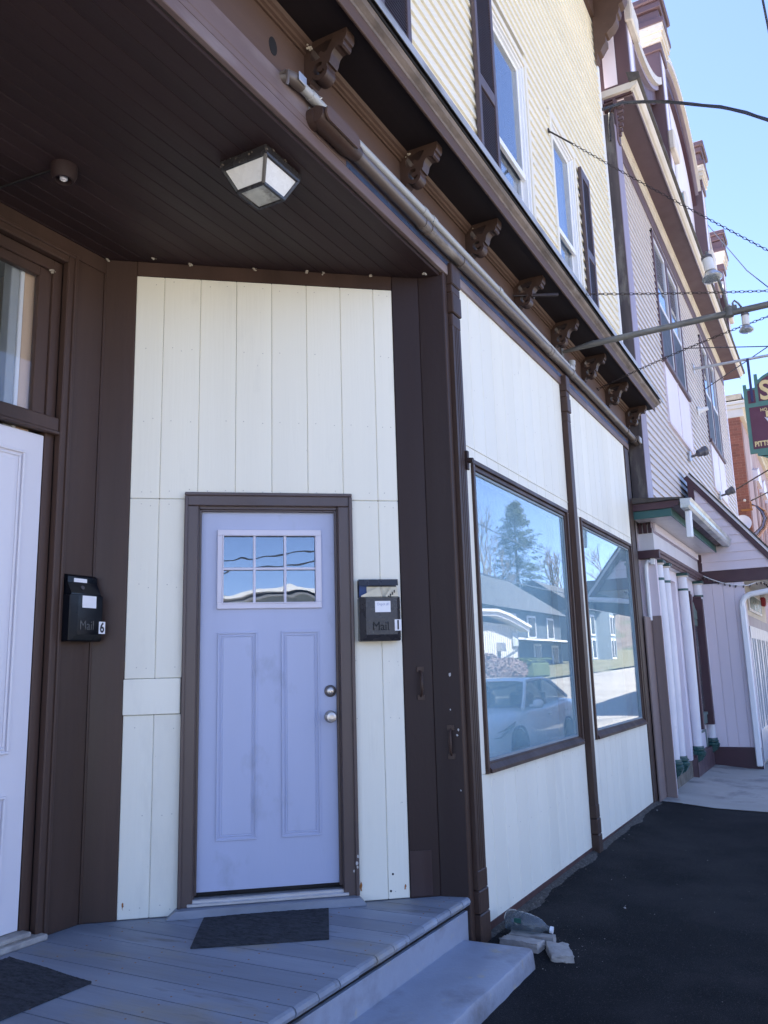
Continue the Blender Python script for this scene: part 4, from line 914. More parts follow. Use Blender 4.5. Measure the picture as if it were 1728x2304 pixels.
# windows: paired sashes with boarded panels below
for i, (x0, x1, z0, z1) in enumerate(tw):
    w = group_empty("window", th, ((x0+x1)/2, 0, z0)); xm = (x0+x1)/2; zs = z0+1.0; zm = 6.72
    b = MB(); b.box(x0, x0+.07, -.035, .03, zs, z1, .004); b.box(x1-.07, x1, -.035, .03, zs, z1, .004); b.box(x0, x1, -.038, .03, z1-.07, z1, .004); b.box(xm-.07, xm+.07, -.035, .03, zs, z1-.07, .004); b.box(x0-.02, x1+.02, -.07, .03, zs-.07, zs, .005); b.build("window_trim", M_plum, w)
    for a, c in ((x0+.07, xm-.07), (xm+.07, x1-.07)):
        b = MB(); b.box(a, a+.05, -.02, .03, zs, z1-.07, .003); b.box(c-.05, c, -.02, .03, zs, z1-.07, .003); b.box(a+.05, c-.05, -.02, .03, z1-.14, z1-.07, .003); b.box(a+.05, c-.05, -.022, .03, zm-.03, zm+.03, .003); b.build("sash", M_white2, w)
        MB().box(a+.05, c-.05, .0, .004, zm+.03, z1-.14).build("pane", M_glassup, w, recalc=False)
        MB().box(a+.05, c-.05, -.012, -.008, zs, zm-.03).build("insect_screen", M_screen, w, recalc=False)
        MB().box(a+.05, c-.05, .02, .029, zs, z1-.14).build("curtain", M_white2, w, recalc=False)
    for a, c in ((x0+.03, xm-.02), (xm+.02, x1-.03)):
        box("lower_panel", M_lilacw, w, a, c, -.028, .03, z0, zs-.075, .004)
    b = MB(); b.box(x0, x0+.03, -.036, .03, z0-.03, zs-.07, .003); b.box(x1-.03, x1, -.036, .03, z0-.03, zs-.07, .003); b.box(xm-.02, xm+.02, -.036, .03, z0, zs-.07, .003); b.box(x0+.03, x1-.03, -.04, .03, z0-.05, z0, .003); b.build("panel_trim", M_lilac2, w)
# eaves
box("frieze_board", M_plum, th, 7.16, 18.62, -.035, .03, 8.005, 8.235, .004)
b = MB(); b.prism([(0, 8.235), (-.040, 8.235), (-.044, 8.262), (-.060, 8.268), (-.064, 8.300), (-.085, 8.310), (-.092, 8.349), (0, 8.349)], 7.18, 18.66, 'x'); b.build("bed_moulding", M_cream, th)
box("soffit", M_plum, th, 6.99, 19.25, -.362, .03, 8.350, 8.372, .003)
box("eave_fascia", M_plum, th, 6.98, 19.3, -.376, -.363, 8.335, 8.395, .003)
b = MB(); b.prism([(-.36, 8.396), (-.378, 8.396), (-.384, 8.408), (-.41, 8.416), (-.44, 8.446), (-.452, 8.480), (-.36, 8.480)], 6.95, 19.35, 'x'); b.build("crown_moulding", M_cream, th)
b = MB(); b.prism([(.02, 8.395), (-.36, 8.395), (-.44, 8.440), (-.452, 8.485), (.02, 8.485)], 6.90, 6.949, 'x'); b.build("crown_return", M_cream, th)
b = MB(); rndz = lambda: random.uniform(-.006, .006)
xs_ = span(6.88, 19.42, 90); rows = []
for x in xs_: e = rndz(); rows.append([(x, -.36, 8.482), (x, -.462+e, 8.482), (x, -.486+e, 8.500+e), (x, -.476+e, 8.590+e*2), (x, -.325, 8.630)])
m_ = 5; b.add([p for r in rows for p in r], [(i*m_+j, (i+1)*m_+j, (i+1)*m_+j+1, i*m_+j+1) for i in range(len(rows)-1) for j in range(m_-1)]+[(0, 1, 2, 3, 4)]); b.build("eave_shingles", M_shingle, th)
# parapet
PY = -.335
def pier(x0, x1, z0, ztop, tall):
    p = group_empty("parapet_pier", th, ((x0+x1)/2, PY, z0))
    b = MB(); b.box(x0, x1, PY, .10, z0, ztop-1.0); b.build("pier_shaft", M_plum, p, recalc=False)
    b = MB(); b.box(x0+.02, x0+.10, PY-.012, PY-.001, z0+.02, ztop-1.02, .003); b.box(x1-.10, x1-.02, PY-.012, PY-.001, z0+.02, ztop-1.02, .003); b.build("pier_edge_board", M_plumlit, p)
    b = MB(); b.box(x0+.102, x1-.102, PY-.010, PY-.001, z0+.02, ztop-1.02, .003); b.build("pier_panel", M_lilacw, p)
    b = MB(); b.box(x0-.03, x1+.03, PY-.045, .12, ztop-1.0, ztop-.86, .01); b.build("pier_neck", M_plum, p)
    b = MB(); q = [(0, ztop-.86), (.03, ztop-.86), (.045, ztop-.80), (.075, ztop-.70), (.10, ztop-.62), (.11, ztop-.56), (0, ztop-.56)]
    for k in range(len(q)-1):
        (d0, a), (d1, c) = q[k], q[k+1]
        if c <= a: continue
        b.box(x0-d1, x1+d1, PY-d1, .12, a, c-.0005)
    b.build("pier_cove", M_cream, p, recalc=False)
    b = MB(); b.box(x0-.13, x1+.13, PY-.13, .12, ztop-.56, ztop-.46, .01); b.box(x0-.05, x1+.05, PY-.06, .12, ztop-.46, ztop-.24, .02); b.box(x0-.15, x1+.15, PY-.15, .14, ztop-.12, ztop, .02); b.box(x0-.10, x1+.10, PY-.10, .13, ztop-.24, ztop-.12, .01); b.build("pier_cap", M_maroon if False else M_plum, p)
    b = MB(); b.box(x0-.02, x1+.02, PY-.10, PY, z0+1.05, z0+1.40, .02); b.build("pier_corbel", M_cream, p)
    return p
p1 = pier(7.14, 7.60, 8.50, 11.85, 0); p2 = pier(10.30, 10.80, 8.50, 12.42, 1); p3 = pier(14.94, 15.45, 8.50, 12.42, 1); p4 = pier(18.10, 18.55, 8.50, 11.85, 0)
box("side_panel", M_lilacw, p1, 7.132, 7.142, -.17, .0, 8.69, 10.6, .003)
def topped(name, x0, x1, zf, zlow, inner=True):
    xs_ = span(x0, x1, 24); p = group_empty(name, th, ((x0+x1)/2, -.12, zlow))
    b = MB(); b.prism([(x, zf(x)-.05) for x in xs_]+[(x1, zlow), (x0, zlow)], -.13, .10, 'y'); b.build("parapet_wall", M_lilacw if inner else M_plum, p)
    def band(d0, d1, y0, m, nm):
        b = MB(); n = len(xs_)
        vs_ = [(x, y0, zf(x)-d0) for x in xs_]+[(x, y0, zf(x)-d1) for x in xs_]+[(x, .10, zf(x)-d0) for x in xs_]+[(x, -.13, zf(x)-d1) for x in xs_]
        fs = []
        for i in range(n-1): fs += [(i, i+1, n+i+1, n+i), (2*n+i, 2*n+i+1, i+1, i), (n+i, n+i+1, 3*n+i+1, 3*n+i)]
        fs += [(0, n, 3*n, 2*n), (n-1, 2*n-1, 4*n-1, 3*n-1)]; b.add(vs_, fs); b.build(nm, m, p, smooth=30)
    band(0, .14, -.33, M_cream, "coping"); band(.14, .22, -.27, M_plumlit, "coping_fillet"); band(.22, .46, -.21, M_maroon if inner else M_plum, "arch_band")
topped("parapet_arch", 10.80, 14.94, lambda x: 11.15+1.38*math.sqrt(max(0.0, 1-((x-12.87)/2.12)**2)), 8.5)
topped("parapet_swoop", 7.60, 10.30, lambda x: 10.12+.80*max(0, (x-8.2)/2.1)**2+.5*max(0, (8.2-x)/.6)**2, 8.5, False)
topped("parapet_swoop", 15.45, 18.10, lambda x: 10.12+.80*max(0, (17.55-x)/2.1)**2+.5*max(0, (x-17.55)/.6)**2, 8.5, False)
random.seed(5)
for k, (x, z0, w, h) in enumerate(((11.5, 9.3, .25, .9), (12.1, 9.15, .3, 1.5), (12.8, 9.2, .2, 1.0), (13.3, 9.2, .3, 1.3), (13.9, 9.3, .2, .8))): box("parapet_ornament", M_cream if k % 2 else M_sage, th, x, x+w, -.19, -.125, z0, z0+h, .03)

# ---- ground floor with colonnettes
sf = group_empty("shopfront", th, (8.5, -.1, -.2)); ZP = -.235
b = MB(); b.box(6.95, 7.66, -.06, .05, .0, 2.44); b.box(8.58, KX, -.06, .05, .0, 2.44); b.box(7.66, 8.58, -.06, .05, 2.27, 2.44); b.box(7.66, 8.58, .045, .06, .0, 2.27); b.build("shopfront_wall", M_lilacw, sf, recalc=False)
b = MB(); b.box(6.93, KX, -.14, .05, 2.40, 2.80); b.build("entablature", M_white2, sf, recalc=False)
b = MB(); b.box(6.940, 7.02, -.139, .06, -.2, 2.40); b.build("end_wall", M_lilac2, sf, recalc=False)
b = MB(); b.prism([(-.13, 2.40), (-.150, 2.40), (-.156, 2.425), (-.175, 2.43), (-.182, 2.455), (-.20, 2.465), (-.206, 2.495), (-.13, 2.495)], 6.86, KX, 'x'); b.build("string_cornice", M_plum, sf)
b = MB(); b.box(6.855, 6.93, -.20, .04, 2.40, 2.495, .004); b.build("string_cornice", M_maroon, sf)
x = 6.97; k = 0
MB().box(6.94, KX, -.1425, -.139, 2.70, 2.815).build("dentil_band", M_plumlit, sf, recalc=False)
while x < KX-.05:
    box("dentil", M_lilacw, sf, x, x+.024, -.165, -.1426, 2.722, 2.815, .002); x += .046; k += 1
for k, y in enumerate((-.11, -.055, .0)): box("dentil", M_maroon, sf, 6.895, 6.931, y-.022, y+.018, 2.70, 2.82, .002)
# overhanging roof of the shopfront
ev = group_empty("shopfront_roof", th, (8.4, -.4, 2.8)); X0 = 6.60
box("soffit", M_white2, ev, X0+.01, KX, -.405, .0, 2.821, 2.835, .002)
box("teal_fascia", M_teal, ev, X0, KX, -.420, -.406, 2.815, 2.905, .003)
box("teal_fascia", M_teal, ev, X0-.012, X0, -.42, .02, 2.815, 2.905, .003)
b = MB(); b.prism([(.02, 2.906), (-.43, 2.906), (-.50, 2.93), (-.52, 2.985), (.02, 2.985)], X0-.03, KX, 'x'); b.build("roof_edge", M_maroon, ev)
b = MB(); b.prism([(.02, 2.987), (-.55, 2.990), (-.56, 3.004), (.02, 3.06)], X0-.06, KX, 'x'); b.build("roof_sheet", M_shingle, ev)
M_zinc = mat("zinc_gutter", (.55, .57, .57), .4, .2, 5, (.4, 1, 1), .15, 40, metal=.55, spots=[((.30, .33, .27), 6, .6, .1, (.5, 1, 1))])
b = MB(); gq = [(-.525, 2.99), (-.525, 2.885), (-.60, 2.885), (-.625, 2.915), (-.625, 2.955), (-.645, 2.985), (-.640, 2.99), (-.615, 2.955), (-.613, 2.92), (-.595, 2.895), (-.535, 2.895), (-.535, 2.99)]
b.prism(gq, X0-.04, KX-.02, 'x'); b.build("gutter", M_zinc, ev)
b = MB(); b.prism([(-.525, 2.99), (-.525, 2.885), (-.60, 2.885), (-.625, 2.915), (-.625, 2.955), (-.645, 2.985)], X0-.052, X0-.041, 'x'); b.prism([(-.525, 2.99), (-.525, 2.885), (-.60, 2.885), (-.625, 2.915), (-.625, 2.955), (-.645, 2.985)], KX-.019, KX-.008, 'x'); b.build("gutter_end", M_zinc, ev)
b = MB(); b.box(X0+.11, X0+.19, -.60, -.54, 2.57, 2.88, .008)
for k in range(3): b.box(X0+.122+k*.022, X0+.132+k*.022, -.606, -.598, 2.575, 2.875, .002)
b.v = [(x-.16*(2.88-z), y, z) for x, y, z in b.v]; b.build("drop_outlet", M_white, ev)
# downpipe on the end wall
b = MB(); b.tube([(6.905, -.10, 2.36), (6.905, -.06, 2.375), (6.905, -.035, 2.33), (6.905, -.03, 2.24), (6.905, -.03, 1.70)], .026, 8); b.box(6.88, 6.93, -.135, -.09, 2.33, 2.41, .004); b.build("downpipe", M_white, sf, smooth=40)
CY = -.115
def colonnette(x):
    c = group_empty("column", th, (x, CY, -.2))
    b = MB(); b.lathe([(0.0580, .165), (0.0696, .9), (0.0725, 1.6), (0.0667, 2.20), (0.0638, 2.345)], (x, CY, 0), (0, 0, 1), 16); b.build("shaft", M_white2, c, smooth=40)
    for pf in ([(0.0870, .058), (0.0957, .07), (0.0957, .092), (0.0798, .104), (0.0754, .1055), (0.0870, .118), (0.0870, .130), (0.0725, .140), (0.0754, .142), (0.0725, .165)], [(0.0718, 2.165), (0.0718, 2.195)]):
        MB().lathe(pf, (x, CY, 0), (0, 0, 1), 16).build("column_band", M_dgreen, c, smooth=40)
    MB().box(x-.088, x+.088, CY-.088, CY+.06, 2.365, 2.40, .006).build("column_abacus", M_dgreen, c)
    b = MB(); b.lathe([(0.0638, 2.345), (0.0812, 2.352), (0.0812, 2.364)], (x, CY, 0), (0, 0, 1), 16); b.build("column_necking", M_cream, c, smooth=40)
    b = MB(); b.prism([(-.055, -.10), (-.075, -.06), (CY-.055, .0), (CY-.085, .057), (-.055, .057)], x-.062, x+.062, 'x'); b.build("column_corbel", M_dgreen, c, smooth=30)
for x in (7.13, 7.52, 8.80, 10.12): colonnette(x)
# door between the second and third column
b = MB(); b.box(7.70, 8.55, .036, .044, .05, 2.22); b.build("door_leaf", M_lilac2, sf, recalc=False)
b = MB(); b.box(7.70, 8.55, -.002+.030, .0358, 2.20, 2.235, .002); b.box(8.515, 8.55, -.002+.030, .0358, .03, 2.20, .002); b.box(7.70, 8.515, -.002+.030, .0358, .03, .065, .002); b.box(7.70, 7.735, -.002+.030, .0358, .065, 2.20, .002); b.build("door_line", M_dgreen, sf)
# framed notice case between the third and fourth column
nc = group_empty("notice_case", th, (9.5, -.1, .35))
for x in (8.93, 9.92):
    box("case_rail", M_maroon, nc, x, x+.10, -.190, -.06, .36, 2.13, .005); box("case_rail", M_maroon, nc, x+.025, x+.07, -.175, -.06, 2.13, 2.17, .004)
for q in ((-.105, .38, .499), (-.10, 1.74, 1.83), (-.12, .50, .54)): box("case_frame", M_sage, nc, 9.031, 9.919, q[0], -.06, q[1], q[2], .005)
shape2d([[(9.07, 1.835), (9.915, 1.835), (9.915, 1.95), (9.80, 1.98), (9.68, 2.06), (9.56, 2.10), (9.50, 2.22), (9.44, 2.10), (9.30, 2.05), (9.18, 1.98), (9.07, 1.95)]], .03, lambda a, bb, c: (a, -.09+c, bb), "case_pediment", M_sage, nc)
MB().box(9.031, 9.919, -.082, -.078, .54, 1.74).build("case_pane", M_glassup, nc, recalc=False)
b = MB(); b.box(9.031, 9.919, -.066, -.061, .54, 1.74); b.build("case_back", M_lilacw, nc, recalc=False)
b = MB(); b.box(9.15, 9.80, -.071, -.0665, .80, 1.56); b.build("notice_paper", mat("blue_poster", (.25, .36, .70), .6, .25, 5, bump=0), nc, recalc=False)
b = MB(); b.box(9.10, 9.115, -.12, -.10, 1.08, 1.17, .004); b.build("case_latch", M_steel, nc)
b = MB(); b.box(9.06, 9.93, -.075, -.0605, .27, .30, .003); b.box(9.90, 9.93, -.075, -.0605, .05, .27, .003); b.build("panel_line", M_sage, sf)
b = MB(); b.box(8.72, KX, -.10, .0, -.30, .06); b.build("skirt", M_maroon, sf, recalc=False)
b = MB(); b.box(8.705, 8.72, -.115, .0, -.30, .02); b.box(8.705, KX, -.112, -.1005, -.30, .055, .003); b.build("skirt_board", M_plum, sf)
b = MB(); b.box(6.95, 8.70, -.045, .05, -.4, 0); b.build("footing", mat("old_rubble_footing", (.16, .14, .11), .95, .4, 9, bump=.9, bs=40, dist=.01), sf, recalc=False)

# ---- canopy beyond: panelled side, clapboarded gable end, rake
cn = group_empty("canopy", th, (KX, -.7, 2.3))
Y0, Y1 = -.10, -.742
xs2 = [Y1, -.60, -.452, -.305, Y0]
for a, c in zip(xs2, xs2[1:]): box("side_panel", M_lilac2, cn, KX, KX+.02, a+.0012, c-.0012, .03, 2.36, .004)
box("side_skirt", M_maroon, cn, KX-.004, KX+.02, Y1, Y0, -.30, .028, .003)
MB().box(KX+.021, KX+.10, Y1, .0, -.3, 2.36).build("side_core", M_lilac2, cn, recalc=False)
box("canopy_band", M_maroon, cn, KX-.012, KX+.03, -1.55, -.10, 2.366, 2.545, .004)
box("canopy_post", M_maroon, cn, KX-.010, KX+.03, -.20, -.105, 2.546, 2.80, .004)
def rake(y): return 4.03+(y+.13)*1.275
z = 2.548; k = 0
while z < 3.95:
    zt_ = z+.128; yr = -.13+(z+.02-4.03)/1.275; ya = max(-1.5, yr+.05)
    if ya < -.17:
        b = MB(); b.prism([(KX-.010, z), (KX-.011, z+.004), (KX+.006, zt_), (KX+.02, zt_), (KX+.02, z)], ya, -.19 if z < 2.8 else -.125, 'y'); b.build("gable_board", M_lilac2, cn)
    z = zt_
nb = Vector((0, 1, 1.275)).normalized(); per = Vector((0, -nb.z, nb.y))
def rk(off0, off1, x0, x1, m, nm, ytop=-.125, ybot=-1.62):
    a, c = Vector((0, ytop, rake(ytop))), Vector((0, ybot, rake(ybot)))
    q = [a+per*off0, a+per*off1, c+per*off1, c+per*off0]
    b = MB(); b.prism([(p.y, p.z) for p in q], x0, x1, 'x'); return b.build(nm, m, cn)
rk(-.085, -.012, KX-.030, KX+.02, M_maroon, "rake_board"); rk(-.012, .022, KX-.045, KX+.02, M_white2, "rake_trim"); rk(.023, .045, KX-.06, 15.6, M_shingle, "canopy_roof")
box("rake_post", M_maroon, cn, KX-.028, KX+.02, -.19, -.105, 3.55, 3.93, .004)
box("canopy_ceiling", M_cream, cn, KX+.03, 15.6, -1.5, -.02, 2.372, 2.39, .002)
# entrance front beyond the corner
b = MB(); b.box(KX+.10, 14.2, -.70, -.60, -.3, 2.37); b.build("entrance_wall", M_cream, cn, recalc=False)
box("entrance_fascia", M_plumlit, cn, KX+.02, 14.2, -.716, -.70, 1.74, 1.90, .003)
for k in range(4):
    x0 = 10.55+k*.80; b = MB()
    b.box(x0, x0+.10, -.735, -.70, -.2, 1.74, .004); b.box(x0+.34, x0+.42, -.735, -.70, .2, 1.70, .004); b.box(x0+.70, x0+.80, -.735, -.70, -.2, 1.74, .004); b.box(x0, x0+.8, -.733, -.70, -.2, .25, .004); b.box(x0, x0+.8, -.733, -.70, 1.56, 1.74, .004); b.build("door_leaf", M_white2, cn)
    b = MB(); b.box(x0+.10, x0+.34, -.715, -.705, .25, 1.56); b.box(x0+.42, x0+.70, -.715, -.705, .25, 1.56); b.build("door_glass", M_dgreen, cn, recalc=False)
es = group_empty("entrance_sign", th, (11.9, -.72, 2.0))
box("sign_board", M_white2, es, 10.98, 13.05, -.728, -.701, 1.98, 2.27, .008)
MB().box(11.06, 12.97, -.734, -.7285, 2.02, 2.24).build("sign_face", M_dgreen, es, recalc=False)
# canopy gutter pipe: swan neck and downpipe at the corner
b = MB(); b.box(KX-.075, KX-.005, -.735, -.655, -.22, 2.02, .012); b.v = [(x, y+.006*math.sin(3*z), z) for x, y, z in b.v]
b.build("downpipe", M_white, cn)
b = MB(); b.tube([(KX-.04, -.695, 2.0), (KX-.04, -.70, 2.06), (KX-.04, -.74, 2.13), (KX-.04, -.82, 2.17), (KX-.04, -1.1, 2.21), (KX-.04, -1.5, 2.25)], .040, 8); b.build("downpipe_arm", M_white, cn, smooth=40)
box("alarm_bell", mat("red_enamel", (.30, .02, .03), .35, .1, 5, bump=0), cn, 13.35, 13.55, -.78, -.70, 2.18, 2.34, .02)

# fence boards between the two buildings
fn_ = thing("plank_fence", "short brown plank fence closing the gap beside the white panels", "fence", (6.8, -.05, -.25))
box("fence_plank", M_fence, fn_, 6.578, 6.918, -.040, -.018, -.27, 1.735, .005)
box("fence_plank", M_fence, fn_, 6.915, 6.938, -.150, -.042, -.27, 1.750, .005)

# things fixed to the theatre front
def flood2(label, x, z, d):
    t = thing("wall_spotlight", label, "spotlight", (x, -.03, z), "spotlights on the lilac siding")
    box("spot_base", M_galv, t, x-.05, x+.05, -.06, -.02, z-.09, z+.09, .01); b = MB(); b.cyl((x, -.06, z), (x+.02, -.17, z+.03), .022, n=10); b.build("spot_arm", M_steel_d, t)
    d = Vector(d).normalized(); b = MB(); b.lathe([(.03, 0), (.06, .02), (.066, .10), (.080, .115), (.082, .17), (.07, .175), (0, .15)], Vector((x, -.15, z+.035)), d, 18); b.build("spot_head", mat("grey_spot_housing", (.085, .085, .10), .4, .1, 5, bump=0), t, smooth=40)
flood2("grey spotlight below the first window pair on the lilac siding", 11.32, 4.58, (.55, -.8, .35)); flood2("grey spotlight below the second window pair near the canopy roof", 15.1, 4.58, (.3, -.9, .45))
b = MB(); b.cyl((13.15, -.02, 5.87), (13.15, -.20, 5.90), .05, .035, 12); b.cyl((13.15, -.02, 5.87), (13.15, -.04, 5.87), .09, n=12); tag(b.build("vent_pipe", M_white, smooth=40), "small white vent pipe stub on the lilac siding", "vent pipe")
# hanging sign on its bracket
SX = 13.139
hs = thing("hanging_sign", "green and maroon hanging sign with gold letters on a steel bracket", "sign", (SX, -1.3, 4.9))
b = MB(); b.tube([(SX, -.02, 6.705), (SX, -2.3, 6.69)], .026, 10); b.box(SX-.05, SX+.05, -.03, -.02, 6.6, 6.8, .004); b.build("sign_bracket", M_galv, hs, smooth=40)
M_navy = mat("navy_steel", (.03, .03, .10), .4, .1, 5, bump=0)
for y in (-.965, -1.9): MB().box(SX-.04, SX-.018, y-.022, y+.022, 5.87, 6.70, .002).build("hanger_bar", M_navy, hs)
M_sgreen = mat("sign_green", (.085, .20, .165), .5, .12, 5, bump=.05, bs=40)
M_smar = mat("sign_maroon", (.105, .028, .052), .5, .1, 5, bump=.05, bs=40)
M_gold = mat("sign_gold", (.72, .56, .27), .45, .12, 9, bump=.05, bs=40)
yc = -1.52
left = [(-.830, 4.905), (-.828, 6.215), (-.885, 6.215), (-.890, 6.13), (-1.025, 6.135), (-1.03, 6.385), (-1.085, 6.385), (-1.09, 6.27), (-1.17, 6.33), (-1.30, 6.39), (-1.42, 6.415), (yc, 6.42)]
mir = [(2*yc-a, z) for a, z in left[::-1]]
outl = left+mir[1:]+[(2*yc+.95, 4.905), (2*yc+.95, 4.86), (2*yc+1.02, 4.84), (2*yc+1.1, 4.80), (-1.1, 4.80), (-1.02, 4.84), (-.95, 4.86), (-.95, 4.905)]
shape2d([outl], .03, lambda a, bb, c: (SX+c, a, bb), "sign_board", M_sgreen, hs)
MB().box(SX-.022, SX-.0155, 2*yc+.895, -.895, 4.985, 5.765).build("sign_panel", M_smar, hs, recalc=False)
shape2d([[(-1.075, 5.86), (-1.075, 6.18), (-1.17, 6.27), (-1.32, 6.34), (yc, 6.37), (2*yc+1.32, 6.34), (2*yc+1.17, 6.27), (2*yc+1.075, 6.18), (2*yc+1.075, 5.86)]], .006, lambda a, bb, c: (SX-.0185+c, a, bb), "sign_panel", M_smar, hs)
MB().box(SX-.022, SX-.0155, -1.02, -.895, 5.845, 6.09).build("sign_panel", M_smar, hs, recalc=False)
def stext(body, size, y, z, nm, m, bold=.004, sx=1.0): return text(body, size, .008, lambda a, bb, c: (SX-.026+c, y-a, z+bb), nm, m, hs, bold=bold, sx=sx)
stext("S", .50, -1.095, 5.885, "sign_letter", M_gold, .012, .85); stext("HO", .075, -1.075, 5.668, "sign_letter", M_gold, .0015); stext("PITTS", .125, -.920, 5.030, "sign_letter", M_gold, .005, .80)
shape2d([[(-1.13, 5.55), (-1.20, 5.52), (-1.26, 5.55), (-1.30, 5.66), (-1.50, 5.66), (-1.56, 5.55), (-1.66, 5.52), (-1.72, 5.55), (-1.66, 5.42), (-1.60, 5.30), (-1.45, 5.22), (-1.30, 5.25), (-1.22, 5.30), (-1.19, 5.38), (-1.18, 5.46)]], .008, lambda a, bb, c: (SX-.026+c, a, bb), "sign_emblem", M_white2, hs)
MB().box(SX-.030, SX-.022, -1.36, -1.16, 5.55, 5.66).build("sign_emblem", M_gold, hs, recalc=False)
b = MB(); b.box(SX-.02, SX-.0155, -1.5, -1.0, 4.835, 4.850); b.build("sign_slot", M_dark, hs, recalc=False)
# string of small lights under the canopy
b = MB(); pts = [(KX-.02, -.14, 2.47), (KX-.03, -.16, 2.55)]
path = [(KX-.02, -.11, 2.30), (KX-.02, -.115, 2.40), (KX-.025, -.125, 2.52), (KX-.025, -.20, 2.485), (KX-.025, -.32, 2.42), (KX-.025, -.45, 2.365), (KX-.025, -.60, 2.32), (KX-.025, -.80, 2.30), (KX+.1, -.95, 2.36), (KX+.5, -1.0, 2.36), (KX+1, -1.0, 2.35)]
sl = thing("string_lights", "thin string of small clear lights along the canopy band", "string lights", (KX, -.5, 2.3))
b.tube(path, .007, 6); b.build("light_cable", M_white, sl, smooth=60)
for t in range(2, 10):
    for f in (.2, .7):
        b = MB()
        p = Vector(path[t]).lerp(Vector(path[min(t+1, len(path)-1)]), f); b.lathe([(.006, 0), (.012, .012), (.012, .03), (0, .045)], p, (0, random.uniform(-.4, .4), -1), 8); b.build("light_bulb", M_steel_d, sl, smooth=50)

# ================================================================== brick building further on
M_brick = mat("red_brick", (.27, .098, .062), .85, .12, 9, bump=.4, bs=90, rnd=.16, dist=.003)
M_mort = mat("mortar", (.42, .22, .15), .9, .15, 9, bump=.3, bs=60)
M_stucco = mat("pink_stucco", (.42, .30, .29), .9, .2, 2.5, V3, .4, 20, spots=[((.55, .48, .46), 1.6, .6, .1, (1, 1, .4))])
bk = thing("brick_building", "red brick building with pale cornice standing beyond the theatre", "building", (26, 3, 0))
BXX = 22.0; by0 = -.055
MB().box(BXX+.012, 40, by0+.012, 10, -.3, 8.10).build("brick_core", M_mort, bk, recalc=False)
MB().box(BXX+.25, 40, by0-.02, by0+.011, -.3, 8.0).build("street_front", M_stucco, bk, recalc=False)
ch, bl = .0762, .215; bproto = None; z = 8.10-ch; r = 0; cnt = 0
while z > 4.4:
    y = by0+(.0 if r % 2 else -.108)
    while y < .42:
        a, c = max(y, by0), min(y+bl-.011, .46)
        if c-a > .03 and cnt < 295:
            full = abs((c-a)-(bl-.011)) < 1e-6
            if full and bproto: twin(bproto, (0, (a+c)/2-WORLD_LOC[bproto.name].y, z-WORLD_LOC[bproto.name].z), bk)
            else:
                o_ = box("brick", M_brick, bk, BXX, BXX+.05, a, c, z, z+ch-.011, .003)
                if full: bproto = o_
            cnt += 1
        y += bl
    z -= ch; r += 1
MB().box(BXX+.004, BXX+.05, by0, .6, -.3, z+ch).build("lower_brickwork", M_brick, bk, recalc=False)
b = MB(); b.box(BXX-.02, 40, by0-.10, 10, 8.10, 8.34, .004); b.box(BXX-.06, 40, by0-.16, 10, 8.342, 8.46, .004); b.box(BXX-.10, 40, by0-.22, 10, 8.462, 8.55, .004); b.build("cornice", mat("pale_cornice", (.68, .62, .52), .6, .06, 3, H3, .1, 40), bk)
b = MB(); b.box(BXX-.04, 40, by0-.50, 10, 8.552, 8.60, .004); b.prism([(BXX-.08, 8.60), (40, 8.60), (40, 9.4), (BXX+.1, 8.82)], by0-.1, 10, 'y'); b.build("roof", M_shingle, bk)
b = MB(); b.box(BXX+.1, 40, by0-.62, by0-.50, 8.30, 8.55, .01); b.build("gutter", M_white, bk)
for k in range(7):
    x0 = 24.2+k*2.1
    b = MB(); b.box(x0, x0+1.1, by0-.05, by0-.018, 4.2, 6.6); b.build("window", M_brick, bk, recalc=False)
    b = MB(); b.prism([(x0-.15, 6.6), (x0+1.25, 6.6), (x0+1.2, 6.95), (x0+.55, 7.15), (x0-.1, 6.95)], by0-.16, by0-.02, 'y'); b.build("window_hood", M_lilacw, bk)
    b = MB(); b.box(x0-.3, x0-.05, by0-.10, by0-.02, 3.9, 6.6, .02); b.build("window_jamb", M_stucco, bk)
dish = thing("wall_dish", "round white dish on the brick wall above the canopy roof", "dish", (21.9, .18, 4.9))
b = MB(); b.lathe([(0, 0), (.10, .005), (.19, .03), (.23, .06), (.225, .066), (.18, .04), (0, .012)], (21.93, .18, 5.02), (-1, -.2, .15), 24); b.build("dish_bowl", M_white2, dish, smooth=50)
b = MB(); b.cyl((21.93, .18, 5.02), (22.0, .2, 4.98), .03, n=10); b.build("dish_mount", M_galv, dish)
fc = thing("facade_cables", "bundle of coloured cables looping off the corner of the brick building", "cables", (21.9, -.1, 4.9))
M_cblue = mat("blue_cable", (.10, .14, .30), .5, .05, 5, bump=0); M_cor = mat("orange_cable", (.62, .34, .20), .5, .05, 5, bump=0)
for k, m in enumerate((M_blk2, M_cblue, M_blk2, M_rust, M_cor)):
    d = .035*k; path = [(21.9, -.08-d*.3, 5.55-d*.5), (21.9, -.20-d*.6, 5.47-d*.2), (21.9, -.31-d*1.0, 5.30), (21.9, -.36-d*1.1, 5.10), (21.9, -.28-d*1.0, 4.88-d*.3), (21.9, -.10-d*.6, 4.72-d), (21.95, .05, 4.62-d)]
    b = MB(); b.tube(path, .015 if k < 3 else .012, 6); b.build("cable", m, fc, smooth=60)
b = MB(); b.tube([(21.9, .18, 5.39), (21.9, -.12, 5.38)], .03, 6); b.cyl((21.88, -.09, 5.36), (21.88, -.09, 5.60), .02, n=8); b.build("cable_bracket", M_rust, fc)
b = MB(); b.lathe([(0, -.04), (.04, 0), (0, .04)], (21.9, .06, 5.66), (1, 0, 0), 10); tag(b.build("wall_insulator", M_cream, smooth=60), "small cream insulator knob on the brick wall", "insulator")

